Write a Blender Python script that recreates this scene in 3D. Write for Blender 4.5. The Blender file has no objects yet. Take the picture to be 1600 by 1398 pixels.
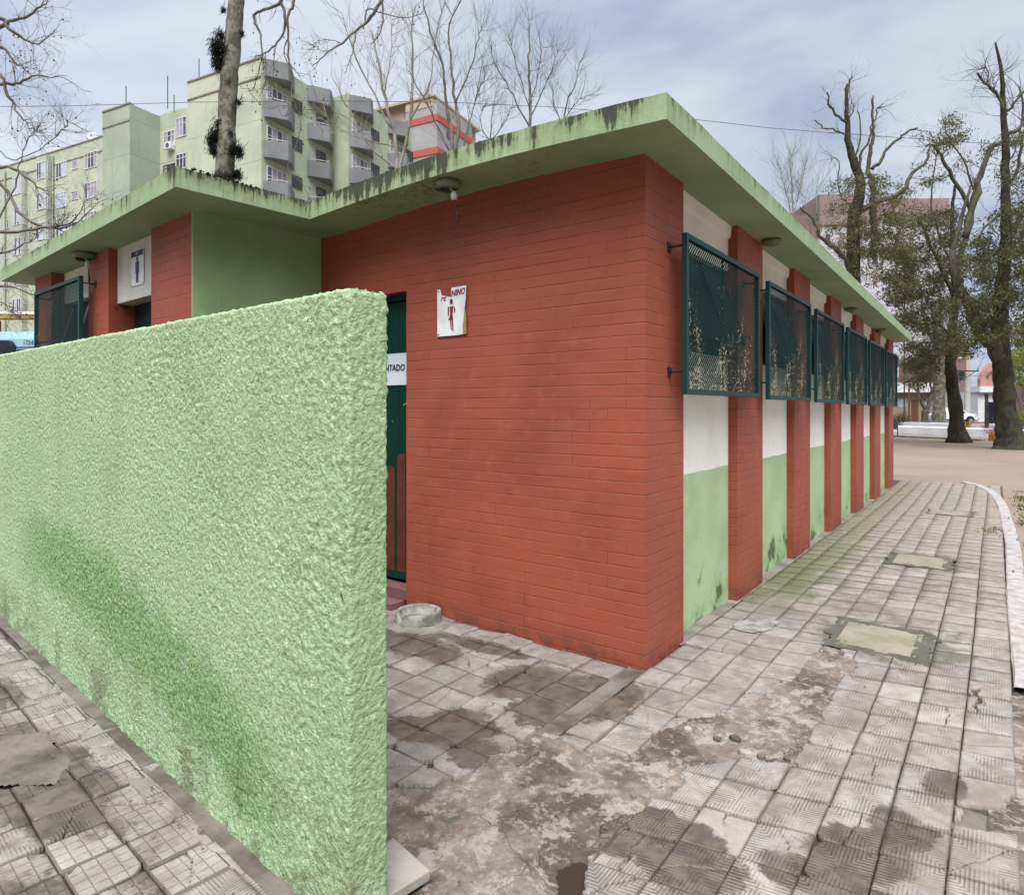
import bpy, math, random
import numpy as np
from mathutils import Vector, Matrix

# ------------------------------------------------------------------ camera, sky, sun
SC = bpy.context.scene
COL = SC.collection
FPX, CX, HY, EYE = 1013.0, 800.0, 639.0, 1.5
YAW = math.atan((1557 - 800) / FPX)
CAM = np.array([1.62477, -3.45800])
FW = np.array([-math.sin(YAW), math.cos(YAW)])
RT = np.array([math.cos(YAW), math.sin(YAW)])
cd = bpy.data.cameras.new('camera')
co = bpy.data.objects.new('camera', cd)
COL.objects.link(co)
co.location = (CAM[0], CAM[1], EYE)
co.rotation_euler = (math.radians(90), 0, YAW)
cd.sensor_width = 36
cd.lens = FPX / 1600 * 36
cd.shift_y = -60 / 1600
cd.clip_start = 0.05
cd.clip_end = 2000
SC.camera = co

SUN_EL, SUN_AZ = math.radians(58), math.radians(-34)      # azimuth of the light's origin measured from -Y toward +X
SUN_DIR = Vector((math.sin(-SUN_AZ) * math.cos(SUN_EL), -math.cos(SUN_AZ) * math.cos(SUN_EL), math.sin(SUN_EL)))
sd = bpy.data.lights.new('sun', 'SUN')
sd.energy = 1.5
sd.angle = math.radians(14)
sd.color = (1.0, 0.97, 0.93)
so = bpy.data.objects.new('sun', sd)
COL.objects.link(so)
so.rotation_euler = SUN_DIR.to_track_quat('Z', 'Y').to_euler()

SC.view_settings.view_transform = 'Standard'
SC.view_settings.look = 'None'
SC.view_settings.exposure = 0.18
SC.view_settings.gamma = 1.0
SC.render.engine = 'CYCLES'
SC.cycles.use_denoising = True
SC.cycles.max_bounces = 6
SC.cycles.diffuse_bounces = 3
SC.cycles.glossy_bounces = 2
SC.cycles.transparent_max_bounces = 6

class NT:
    """tiny helper round a node tree"""
    def __init__(s, tree):
        s.t = tree
    def n(s, typ, _out=0, **kw):
        nd = s.t.nodes.new(typ)
        for k, v in kw.items():
            if k.startswith('i_'):
                key = k[2:]
                key = int(key) if key.isdigit() else key.replace('_', ' ')
                s.put(nd.inputs[key], v)
            else:
                setattr(nd, k, v)
        return nd.outputs[_out]
    def put(s, sock, v):
        if isinstance(v, bpy.types.NodeSocket):
            s.t.links.new(v, sock)
        else:
            if isinstance(v, (tuple, list)) and len(v) == 3 and sock.type == 'RGBA':
                v = (*v, 1)
            sock.default_value = v
    def math(s, op, a, b=0.0, clamp=False, c=None):
        nd = s.t.nodes.new('ShaderNodeMath'); nd.operation = op; nd.use_clamp = clamp
        s.put(nd.inputs[0], a); s.put(nd.inputs[1], b)
        if c is not None: s.put(nd.inputs[2], c)
        return nd.outputs[0]
    def mix(s, f, a, b, blend='MIX'):
        nd = s.t.nodes.new('ShaderNodeMix'); nd.data_type = 'RGBA'; nd.blend_type = blend
        s.put(nd.inputs[0], f); s.put(nd.inputs[6], a); s.put(nd.inputs[7], b)
        return nd.outputs[2]
    def rng(s, v, a, b, c=0.0, d=1.0, smooth=False):
        nd = s.t.nodes.new('ShaderNodeMapRange')
        if smooth: nd.interpolation_type = 'SMOOTHSTEP'
        s.put(nd.inputs[0], v); s.put(nd.inputs[1], a); s.put(nd.inputs[2], b); s.put(nd.inputs[3], c); s.put(nd.inputs[4], d)
        return nd.outputs[0]
    def scale(s, vec, k):
        nd = s.t.nodes.new('ShaderNodeMapping'); s.put(nd.inputs[0], vec); nd.inputs[3].default_value = k
        return nd.outputs[0]
    def noise(s, vec, scale, detail=3.0, rough=0.55, dist=0.0):
        nd = s.t.nodes.new('ShaderNodeTexNoise')
        s.put(nd.inputs['Vector'], vec); nd.inputs['Scale'].default_value = scale; nd.inputs['Detail'].default_value = detail
        nd.inputs['Roughness'].default_value = rough; nd.inputs['Distortion'].default_value = dist
        return nd.outputs[0]
    def sep(s, vec):
        nd = s.t.nodes.new('ShaderNodeSeparateXYZ'); s.put(nd.inputs[0], vec)
        return nd.outputs
    def obj(s):
        return s.t.nodes.new('ShaderNodeTexCoord').outputs['Object']
    def uv(s):
        return s.t.nodes.new('ShaderNodeTexCoord').outputs['UV']
    def rnd(s):
        return s.t.nodes.new('ShaderNodeObjectInfo').outputs['Random']
    def bump(s, h, strength=0.5, dist=0.01, normal=None):
        nd = s.t.nodes.new('ShaderNodeBump'); s.put(nd.inputs['Height'], h)
        nd.inputs['Strength'].default_value = strength; nd.inputs['Distance'].default_value = dist
        if normal is not None: s.put(nd.inputs['Normal'], normal)
        return nd.outputs[0]

# overcast sky: the clear Nishita sky seen through an uneven deck of cloud that is brightest toward the veiled sun
world = bpy.data.worlds.new('World')
SC.world = world
world.use_nodes = True
W = NT(world.node_tree)
wn = world.node_tree.nodes
bg = wn['Background']
sky = wn.new('ShaderNodeTexSky')
sky.sky_type = 'NISHITA'
sky.sun_disc = False
sky.sun_elevation = SUN_EL
sky.sun_rotation = math.atan2(SUN_DIR.x, SUN_DIR.y)
sky.dust_density = 2.0
gen = wn.new('ShaderNodeTexCoord').outputs['Generated']
sx, sy, sz = W.sep(gen)
zz = W.math('MAXIMUM', sz, 0.06)
plane = wn.new('ShaderNodeCombineXYZ')
W.put(plane.inputs[0], W.math('DIVIDE', sx, zz)); W.put(plane.inputs[1], W.math('DIVIDE', sy, zz)); W.put(plane.inputs[2], 0.3)
n1 = W.noise(W.scale(plane.outputs[0], (0.55, 0.55, 1)), 1.0, 5.0, 0.52, 0.3)
n2 = W.noise(W.scale(gen, (1.6, 1.6, 4.2)), 1.5, 4.0, 0.5, 0.4)
cl = W.rng(W.math('ADD', W.math('MULTIPLY', n1, 0.5), W.math('MULTIPLY', n2, 0.5)), 0.41, 0.59, 0, 1, True)
cloud = W.mix(cl, (3.9, 4.7, 6.2), (7.1, 7.5, 8.3))
lit = W.mix(0.86, sky.outputs[0], cloud)
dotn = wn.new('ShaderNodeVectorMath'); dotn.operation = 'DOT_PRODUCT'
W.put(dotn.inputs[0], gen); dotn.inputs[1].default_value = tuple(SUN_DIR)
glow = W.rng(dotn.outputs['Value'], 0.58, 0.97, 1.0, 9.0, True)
side = wn.new('ShaderNodeVectorMath'); side.operation = 'DOT_PRODUCT'
W.put(side.inputs[0], gen); side.inputs[1].default_value = (-float(RT[0]), -float(RT[1]), 0.0)
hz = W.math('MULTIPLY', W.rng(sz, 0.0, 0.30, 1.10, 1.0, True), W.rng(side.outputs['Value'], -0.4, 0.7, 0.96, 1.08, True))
# added dimming of the low sky behind the camera, deepens the eave shade
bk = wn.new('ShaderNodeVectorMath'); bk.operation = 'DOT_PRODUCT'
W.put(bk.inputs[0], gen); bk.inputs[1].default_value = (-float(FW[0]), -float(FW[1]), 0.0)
back_dim = W.math('MULTIPLY', W.rng(bk.outputs['Value'], 0.1, 0.7, 0, 0.80, True), W.rng(sz, 0.35, 0.75, 1, 0, True))
gm = W.math('MULTIPLY', W.math('MULTIPLY', glow, hz), W.math('SUBTRACT', 1.0, back_dim))
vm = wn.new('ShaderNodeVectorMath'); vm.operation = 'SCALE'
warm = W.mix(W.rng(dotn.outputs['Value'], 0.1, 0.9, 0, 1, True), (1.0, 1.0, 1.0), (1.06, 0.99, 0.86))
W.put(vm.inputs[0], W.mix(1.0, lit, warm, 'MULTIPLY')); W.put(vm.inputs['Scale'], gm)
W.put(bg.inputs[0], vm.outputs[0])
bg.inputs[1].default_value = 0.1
# ------------------------------------------------------------------ pixel to world (positions only: real depth, real size)
def at(px, py, z):
    p = CAM + z * (FW + (px - CX) / FPX * RT)
    return Vector((p[0], p[1], EYE - (py - HY) * z / FPX))
def gnd(px, py, h=0.0):
    return at(px, py, FPX * (EYE - h) / (py - HY))
def hit(px, P, d):
    r = FW + (px - CX) / FPX * RT
    A = np.array([r, -np.array(d)]).T
    z, s = np.linalg.solve(A, np.array(P) - CAM)
    return float(z), float(s)
def hz_at(z, py):
    return EYE - (py - HY) * z / FPX
# ------------------------------------------------------------------ objects
def link(o):
    COL.objects.link(o); return o
def tag(o, label=None, cat=None, group=None, kind=None):
    if label: o['label'] = label
    if cat: o['category'] = cat
    if group: o['group'] = group
    if kind: o['kind'] = kind
    return o
def thing(name, label, cat, loc=(0, 0, 0), rz=0.0, group=None):
    o = link(bpy.data.objects.new(name, None))
    o.empty_display_size = 0.2
    o.location = loc; o.rotation_euler = (0, 0, rz)
    return tag(o, label, cat, group)
def mtx(o):
    m = Matrix.Translation(o.location) @ o.rotation_euler.to_matrix().to_4x4()
    if o.parent is not None:
        m = mtx(o.parent) @ o.matrix_parent_inverse @ m
    return m
def adopt(o, parent):
    if parent is not None:
        o.parent = parent
        o.matrix_parent_inverse = mtx(parent).inverted()
    return o
def kids(o):
    return [c for c in bpy.data.objects if c.parent == o]
def copy_tree(o, parent=None, move=None):
    ch = kids(o)
    c = link(o.copy())
    if parent is not None: c.parent = parent
    for k in ch: copy_tree(k, c)
    return c

class MB:
    def __init__(s):
        s.v = []; s.f = []; s.m = []; s.k = 0; s.uvs = None; s.col = None
    def mat(s, k): s.k = k; return s
    def add(s, vs, fs):
        n = len(s.v); s.v += [tuple(p) for p in vs]
        for f in fs: s.f.append([i + n for i in f]); s.m.append(s.k)
        return s
    def box(s, x0, x1, y0, y1, z0, z1):
        if x0 > x1: x0, x1 = x1, x0
        if y0 > y1: y0, y1 = y1, y0
        vs = [(x, y, z) for z in (z0, z1) for y in (y0, y1) for x in (x0, x1)]
        return s.add(vs, [(0, 2, 3, 1), (4, 5, 7, 6), (0, 1, 5, 4), (2, 6, 7, 3), (0, 4, 6, 2), (1, 3, 7, 5)])
    def obox(s, o, ax, ay, u0, u1, v0, v1, z0, z1, flip=False):
        """box in a frame: origin o (x, y), axes ax, ay (2d)"""
        if u0 > u1: u0, u1 = u1, u0
        if v0 > v1: v0, v1 = v1, v0
        vs = []
        for z in (z0, z1):
            for v in (v0, v1):
                for u in (u0, u1):
                    vs.append((o[0] + ax[0] * u + ay[0] * v, o[1] + ax[1] * u + ay[1] * v, z))
        fs = [(0, 2, 3, 1), (4, 5, 7, 6), (0, 1, 5, 4), (2, 6, 7, 3), (0, 4, 6, 2), (1, 3, 7, 5)]
        if ax[0] * ay[1] - ax[1] * ay[0] < 0: fs = [f[::-1] for f in fs]
        return s.add(vs, fs)
    def prism(s, poly, z0, z1):
        n = len(poly)
        a = sum(poly[i][0] * poly[(i + 1) % n][1] - poly[(i + 1) % n][0] * poly[i][1] for i in range(n))
        if a < 0: poly = poly[::-1]
        vs = [(p[0], p[1], z0) for p in poly] + [(p[0], p[1], z1) for p in poly]
        fs = [tuple(range(n))[::-1], tuple(range(n, 2 * n))] + [(i, (i + 1) % n, (i + 1) % n + n, i + n) for i in range(n)]
        return s.add(vs, fs)
    def hexa(s, lo, hi):
        """two rings of points (same count) joined as a closed solid"""
        n = len(lo)
        return s.add(list(lo) + list(hi), [tuple(range(n))[::-1], tuple(range(n, 2 * n))] + [(i, (i + 1) % n, (i + 1) % n + n, i + n) for i in range(n)])
    def tube(s, pts, rad, n=6, cap=True):
        pts = [Vector(p) for p in pts]
        if not hasattr(rad, '__len__'): rad = [rad] * len(pts)
        base = len(s.v); prev = None
        for i, p in enumerate(pts):
            d = (pts[min(i + 1, len(pts) - 1)] - pts[max(i - 1, 0)])
            if d.length < 1e-9: d = Vector((0, 0, 1))
            d.normalize()
            if prev is None:
                a = d.orthogonal().normalized()
            else:
                a = (prev - d * prev.dot(d))
                a = a.normalized() if a.length > 1e-6 else d.orthogonal().normalized()
            prev = a; b = d.cross(a)
            for k in range(n):
                t = 2 * math.pi * k / n
                q = p + (a * math.cos(t) + b * math.sin(t)) * rad[i]
                s.v.append((q.x, q.y, q.z))
        for i in range(len(pts) - 1):
            for k in range(n):
                s.f.append([base + i * n + k, base + i * n + (k + 1) % n, base + (i + 1) * n + (k + 1) % n, base + (i + 1) * n + k]); s.m.append(s.k)
        if cap:
            s.f.append([base + k for k in range(n)][::-1]); s.m.append(s.k)
            s.f.append([base + (len(pts) - 1) * n + k for k in range(n)]); s.m.append(s.k)
        return s
    def lathe(s, prof, c, n=24, ax=None):
        """profile of (r, z) round a vertical axis at c"""
        base = len(s.v)
        for r, z in prof:
            for k in range(n):
                t = 2 * math.pi * k / n
                s.v.append((c[0] + r * math.cos(t), c[1] + r * math.sin(t), c[2] + z))
        for i in range(len(prof) - 1):
            for k in range(n):
                s.f.append([base + i * n + k, base + i * n + (k + 1) % n, base + (i + 1) * n + (k + 1) % n, base + (i + 1) * n + k]); s.m.append(s.k)
        return s
    def ball(s, c, r, nu=8, nv=5, squash=1.0):
        prof = [(r * math.sin(math.pi * i / nv), -r * squash * math.cos(math.pi * i / nv)) for i in range(nv + 1)]
        return s.lathe(prof, c, nu)
    def build(s, name, mat, parent=None, smooth=False, bevel=0.0, uv='box'):
        me = bpy.data.meshes.new(name)
        me.from_pydata(s.v, [], s.f)
        mats = mat if isinstance(mat, (list, tuple)) else [mat]
        for m in mats: me.materials.append(m)
        if len(mats) > 1: me.polygons.foreach_set('material_index', s.m)
        if smooth: me.polygons.foreach_set('use_smooth', [True] * len(me.polygons))
        me.update()
        if uv == 'box' and len(s.v) < 60000:
            boxuv(me)
        o = link(bpy.data.objects.new(name, me))
        if bevel:
            b = o.modifiers.new('bevel', 'BEVEL'); b.width = bevel; b.segments = 2; b.limit_method = 'ANGLE'; b.angle_limit = math.radians(40)
        return adopt(o, parent)
def boxuv(me):
    nl = len(me.loops)
    if nl == 0: return
    co_ = np.empty(len(me.vertices) * 3); me.vertices.foreach_get('co', co_); co_ = co_.reshape(-1, 3)
    li = np.empty(nl, dtype=np.int32); me.loops.foreach_get('vertex_index', li)
    pn_ = np.empty(len(me.polygons) * 3); me.polygons.foreach_get('normal', pn_); pn_ = np.abs(pn_.reshape(-1, 3))
    lt = np.empty(len(me.polygons), dtype=np.int32); me.polygons.foreach_get('loop_total', lt)
    nn = np.repeat(pn_, lt, axis=0)
    p = co_[li]
    horiz = (nn[:, 2] > 0.7)
    xmajor = (nn[:, 0] > nn[:, 1])
    u = np.where(horiz, p[:, 0], np.where(xmajor, p[:, 1], p[:, 0]))
    v = np.where(horiz, p[:, 1], p[:, 2])
    lay = me.uv_layers.new(name='UVMap')
    lay.data.foreach_set('uv', np.stack([u, v], 1).astype(np.float32).ravel())
def raw_mesh(name, V, Fq, mat, parent=None, smooth=True, attr=None, uv=None):
    """numpy verts (n,3), quads (m,4)"""
    me = bpy.data.meshes.new(name)
    V = np.asarray(V, dtype=np.float32); Fq = np.asarray(Fq, dtype=np.int32)
    k = Fq.shape[1]
    me.vertices.add(len(V)); me.vertices.foreach_set('co', V.ravel())
    me.loops.add(Fq.size); me.loops.foreach_set('vertex_index', Fq.ravel())
    me.polygons.add(len(Fq)); me.polygons.foreach_set('loop_start', np.arange(0, Fq.size, k, dtype=np.int32))
    if smooth: me.polygons.foreach_set('use_smooth', np.ones(len(Fq), dtype=bool))
    me.update(calc_edges=True)
    me.materials.append(mat)
    if attr is not None:
        a = me.color_attributes.new('tc', 'FLOAT_COLOR', 'POINT')
        a.data.foreach_set('color', np.asarray(attr, dtype=np.float32).ravel())
    if uv is not None:
        lay = me.uv_layers.new(name='UVMap')
        lay.data.foreach_set('uv', np.asarray(uv, dtype=np.float32).ravel())
    return adopt(link(bpy.data.objects.new(name, me)), parent)
# gradient noise
_rs = np.random.RandomState(7)
_perm = _rs.permutation(256); _perm = np.concatenate([_perm, _perm, _perm])
_gr = _rs.randn(256, 3); _gr /= np.linalg.norm(_gr, axis=1, keepdims=True)
def pn(x, y, z=0.0):
    x = np.asarray(x, float); y = np.asarray(y, float); z = np.zeros_like(x) + z
    xi = np.floor(x).astype(int); yi = np.floor(y).astype(int); zi = np.floor(z).astype(int)
    xf = x - xi; yf = y - yi; zf = z - zi
    f = lambda t: t * t * t * (t * (t * 6 - 15) + 10)
    u, v, w = f(xf), f(yf), f(zf)
    def g(a, b, c):
        h = _perm[_perm[_perm[(xi + a) & 255] + ((yi + b) & 255)] + ((zi + c) & 255)] & 255
        q = _gr[h]
        return q[..., 0] * (xf - a) + q[..., 1] * (yf - b) + q[..., 2] * (zf - c)
    L = lambda a, b, t: a + (b - a) * t
    return L(L(L(g(0, 0, 0), g(1, 0, 0), u), L(g(0, 1, 0), g(1, 1, 0), u), v),
             L(L(g(0, 0, 1), g(1, 0, 1), u), L(g(0, 1, 1), g(1, 1, 1), u), v), w)
def inpoly(x, y, poly):
    x = np.asarray(x); y = np.asarray(y); c = np.zeros(x.shape, bool); n = len(poly)
    for i in range(n):
        x0, y0 = poly[i]; x1, y1 = poly[(i + 1) % n]
        if y0 == y1: continue
        m = ((y0 > y) != (y1 > y)) & (x < (x1 - x0) * (y - y0) / (y1 - y0) + x0)
        c ^= m
    return c
# ------------------------------------------------------------------ materials
def material(name, rough=0.8, spec=0.3):
    m = bpy.data.materials.new(name); m.use_nodes = True
    t = NT(m.node_tree); b = m.node_tree.nodes['Principled BSDF']
    b.inputs['Roughness'].default_value = rough
    b.inputs['Specular IOR Level'].default_value = spec
    return m, t, b
def plain(name, c, rough=0.8, spec=0.3, var=0.12, sc=3.0, bump=0.0, bs=60.0, metal=0.0, c2=None, cover=0.5):
    """paint, render or metal with blotches of a second tone and a fine grain"""
    m, t, b = material(name, rough, spec)
    ob = t.obj()
    n = t.noise(ob, sc, 5.0, 0.6)
    c2 = c2 or tuple(x * 0.72 for x in c)
    f = t.rng(n, cover - 0.15, cover + 0.15, 0, 1, True)
    col = t.mix(t.math('MULTIPLY', f, var * 4 if var < 0.25 else 1.0), c, c2)
    t.put(b.inputs['Base Color'], col)
    b.inputs['Metallic'].default_value = metal
    if bump:
        t.put(b.inputs['Normal'], t.bump(t.noise(ob, bs, 4.0, 0.6), bump, 0.01))
    return m

def brick_mat():
    m, t, b = material('painted_brick', 0.62, 0.35)
    uv = t.uv(); ob = t.obj()
    u, v, _ = t.sep(uv)
    wob = t.math('MULTIPLY', t.math('SUBTRACT', t.noise(ob, 2.2, 2.0), 0.5), 0.012)
    v2 = t.math('ADD', v, wob)
    row = t.math('DIVIDE', v2, 0.0715)
    fr = t.math('FRACT', row)
    d = t.math('ABSOLUTE', t.math('SUBTRACT', fr, 0.5))
    hj = t.rng(d, 0.455, 0.5, 0, 1, True)
    keep = t.rng(t.noise(t.scale(ob, (1.0, 1.0, 6.0)), 2.2, 5.0, 0.7), 0.38, 0.58, 0.15, 1.0, True)
    hj = t.math('MULTIPLY', hj, keep)
    par = t.math('MODULO', t.math('FLOOR', row), 2.0)
    ub = t.math('FRACT', t.math('ADD', t.math('DIVIDE', u, 0.245), t.math('MULTIPLY', par, 0.5)))
    lip = t.math('MULTIPLY', t.math('MULTIPLY', t.rng(fr, 0.84, 0.93, 0, 1, True), t.rng(fr, 0.955, 0.935, 0, 1, True)), keep)
    vj = t.rng(t.math('ABSOLUTE', t.math('SUBTRACT', ub, 0.5)), 0.488, 0.5, 0, 1, True)
    vj = t.math('MULTIPLY', vj, t.rng(t.noise(ob, 3.1, 3.0), 0.48, 0.62, 0.0, 0.7, True))
    joint = t.math('MAXIMUM', hj, vj)
    n1 = t.noise(ob, 1.1, 4.0, 0.55); n2 = t.noise(ob, 9.0, 4.0, 0.6)
    c = t.mix(t.rng(n1, 0.35, 0.65, 0, 1, True), (0.305, 0.072, 0.040), (0.245, 0.056, 0.032))
    c = t.mix(t.math('MULTIPLY', t.rng(n2, 0.50, 0.72, 0, 1, True), 0.30), c, (0.38, 0.115, 0.078))
    # dust and worn paint, scuffs
    run = t.rng(t.noise(t.scale(ob, (5, 5, 0.5)), 1.0, 5.0, 0.65), 0.54, 0.72, 0, 0.35, True)
    c = t.mix(run, c, (0.25, 0.065, 0.045))
    pit = t.rng(t.noise(ob, 24.0, 2.0, 0.4), 0.245, 0.215, 0, 0.9, True)
    c = t.mix(pit, c, (0.09, 0.03, 0.025))
    sc = t.rng(t.noise(t.scale(ob, (1, 1, 0.35)), 14.0, 5.0, 0.7), 0.66, 0.76, 0, 0.5, True)
    c = t.mix(sc, c, (0.20, 0.055, 0.045))
    z = t.sep(ob)[2]
    base = t.math('MULTIPLY', t.rng(z, 0.0, 0.16, 1, 0, True), t.rng(t.noise(ob, 7.0, 4.0, 0.7), 0.44, 0.58, 0, 1, True))
    c = t.mix(t.math('MULTIPLY', base, 0.75), c, (0.13, 0.05, 0.04))
    c = t.mix(t.math('MULTIPLY', lip, 0.22), c, (0.47, 0.16, 0.10))  # highlight painted into the colour just below each course joint
    c = t.mix(t.math('MULTIPLY', joint, 0.60), c, (0.085, 0.022, 0.018))
    t.put(b.inputs['Base Color'], c)
    t.put(b.inputs['Roughness'], t.rng(n2, 0.3, 0.7, 0.5, 0.75))
    h = t.math('ADD', t.math('MULTIPLY', joint, -1.0), t.math('MULTIPLY', t.noise(ob, 38.0, 4.0, 0.6), 0.28))
    h = t.math('ADD', h, t.math('MULTIPLY', t.noise(t.scale(uv, (4.1, 14.0, 1)), 1.0, 1.0), 0.55))
    t.put(b.inputs['Normal'], t.bump(h, 0.75, 0.005))
    return m

def green_paint(name, c=(0.27, 0.43, 0.19), streaks=0.0, mould=0.0):
    m, t, b = material(name, 0.7, 0.3)
    ob = t.obj(); uv = t.uv(); z = t.sep(ob)[2]
    n1 = t.noise(ob, 1.6, 5.0, 0.6)
    col = t.mix(t.rng(n1, 0.35, 0.68, 0, 1, True), c, tuple(x * k for x, k in zip(c, (0.82, 0.86, 0.80))))
    if streaks:
        st = t.noise(t.scale(ob, (17.0, 17.0, 1.6)), 1.0, 5.0, 0.78)
        big = t.noise(ob, 2.1, 3.0, 0.6)
        spot = t.noise(ob, 26.0, 4.0, 0.75)
        top = t.rng(t.math('ADD', z, t.math('MULTIPLY', t.math('ADD', t.sep(ob)[1], 0.4, True), 0.0)), 2.92, 3.10, 0.0, 0.16)
        left = t.rng(t.math('ABSOLUTE', t.math('ADD', t.sep(ob)[0], 1.8)), 0.2, 1.3, 0.045, -0.01, True)
        k = t.math('ADD', t.math('MULTIPLY', st, 0.60), t.math('ADD', t.math('MULTIPLY', big, 0.34), t.math('ADD', t.math('MULTIPLY', spot, 0.16), left)))
        k = t.math('ADD', k, top)
        ge0 = t.t.nodes.new('ShaderNodeNewGeometry'); k = t.math('SUBTRACT', k, t.math('MULTIPLY', t.math('ABSOLUTE', t.sep(ge0.outputs['Normal'])[2]), 0.05))
        col = t.mix(t.math('MULTIPLY', t.rng(k, 0.59, 0.70, 0, 1, True), 0.5 * streaks), col, (0.17, 0.20, 0.08))
        col = t.mix(t.math('MULTIPLY', t.rng(k, 0.685, 0.75, 0, 1, True), 0.88 * streaks), col, (0.018, 0.017, 0.011))
        # joints cast in the concrete edge
        x, y, _ = t.sep(ob)
        fj = t.math('ABSOLUTE', t.math('SUBTRACT', t.math('FRACT', t.math('DIVIDE', t.math('ADD', x, y), 0.93)), 0.5))
        ge = t.t.nodes.new('ShaderNodeNewGeometry'); nz = t.math('ABSOLUTE', t.sep(ge.outputs['Normal'])[2])
        col = t.mix(t.math('MULTIPLY', t.rng(fj, 0.4945, 0.499, 0, 0.6, True), t.math('SUBTRACT', 1.0, nz, True)), col, (0.06, 0.07, 0.04))
    if mould:
        mm = t.math('ADD', t.noise(ob, 3.0, 6.0, 0.7), t.rng(z, 0.0, 0.5, 0.13, 0.0))
        col = t.mix(t.math('MULTIPLY', t.rng(mm, 0.62, 0.74, 0, 1, True), 0.8 * mould), col, (0.09, 0.13, 0.035))
        col = t.mix(t.math('MULTIPLY', t.rng(t.noise(t.scale(ob, (1, 1, 0.6)), 6.0, 5.0, 0.7), 0.66, 0.74, 0, 1, True), 0.7 * mould), col, (0.055, 0.08, 0.03))
    t.put(b.inputs['Base Color'], col)
    h = t.math('ADD', t.noise(ob, 14.0, 5.0, 0.6), t.math('MULTIPLY', t.noise(ob, 90.0, 3.0, 0.6), 0.25))
    t.put(b.inputs['Normal'], t.bump(h, 0.5, 0.008))
    return m

def panel_mat():
    """white plaster above a green dado whose edge wavers, damp marks low down"""
    m, t, b = material('two_tone_plaster', 0.72, 0.3)
    ob = t.obj(); x, y, z = t.sep(ob)
    n = t.noise(ob, 1.7, 5.0, 0.6)
    white = t.mix(t.rng(n, 0.4, 0.7, 0, 1, True), (0.82, 0.80, 0.74), (0.70, 0.69, 0.62))
    drip = t.math('MULTIPLY', t.rng(t.noise(t.scale(ob, (1, 5.0, 0.9)), 1.0, 4.0, 0.6), 0.55, 0.7, 0, 1, True), t.rng(z, 1.0, 1.6, 0.55, 0.1))
    white = t.mix(drip, white, (0.62, 0.61, 0.50))
    g = t.mix(t.rng(t.noise(ob, 2.4, 5.0, 0.6), 0.35, 0.7, 0, 1, True), (0.385, 0.50, 0.295), (0.31, 0.43, 0.24))
    mm = t.math('ADD', t.noise(ob, 3.4, 7.0, 0.72), t.rng(z, 0.0, 0.6, 0.15, -0.03))
    g = t.mix(t.math('MULTIPLY', t.rng(mm, 0.58, 0.70, 0, 1, True), 0.5), g, (0.15, 0.27, 0.10))
    g = t.mix(t.math('MULTIPLY', t.rng(mm, 0.68, 0.73, 0, 1, True), 0.85), g, (0.06, 0.085, 0.03))
    line = t.math('ADD', 1.055, t.math('MULTIPLY', t.math('SUBTRACT', t.noise(ob, 3.0, 3.0), 0.5), 0.03))
    f = t.rng(t.math('SUBTRACT', z, line), -0.002, 0.002, 0, 1)
    t.put(b.inputs['Base Color'], t.mix(f, g, white))
    t.put(b.inputs['Normal'], t.bump(t.math('ADD', t.noise(ob, 9.0, 5.0, 0.6), t.math('MULTIPLY', t.noise(ob, 70.0, 3.0), 0.2)), 0.5, 0.01))
    return m

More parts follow.
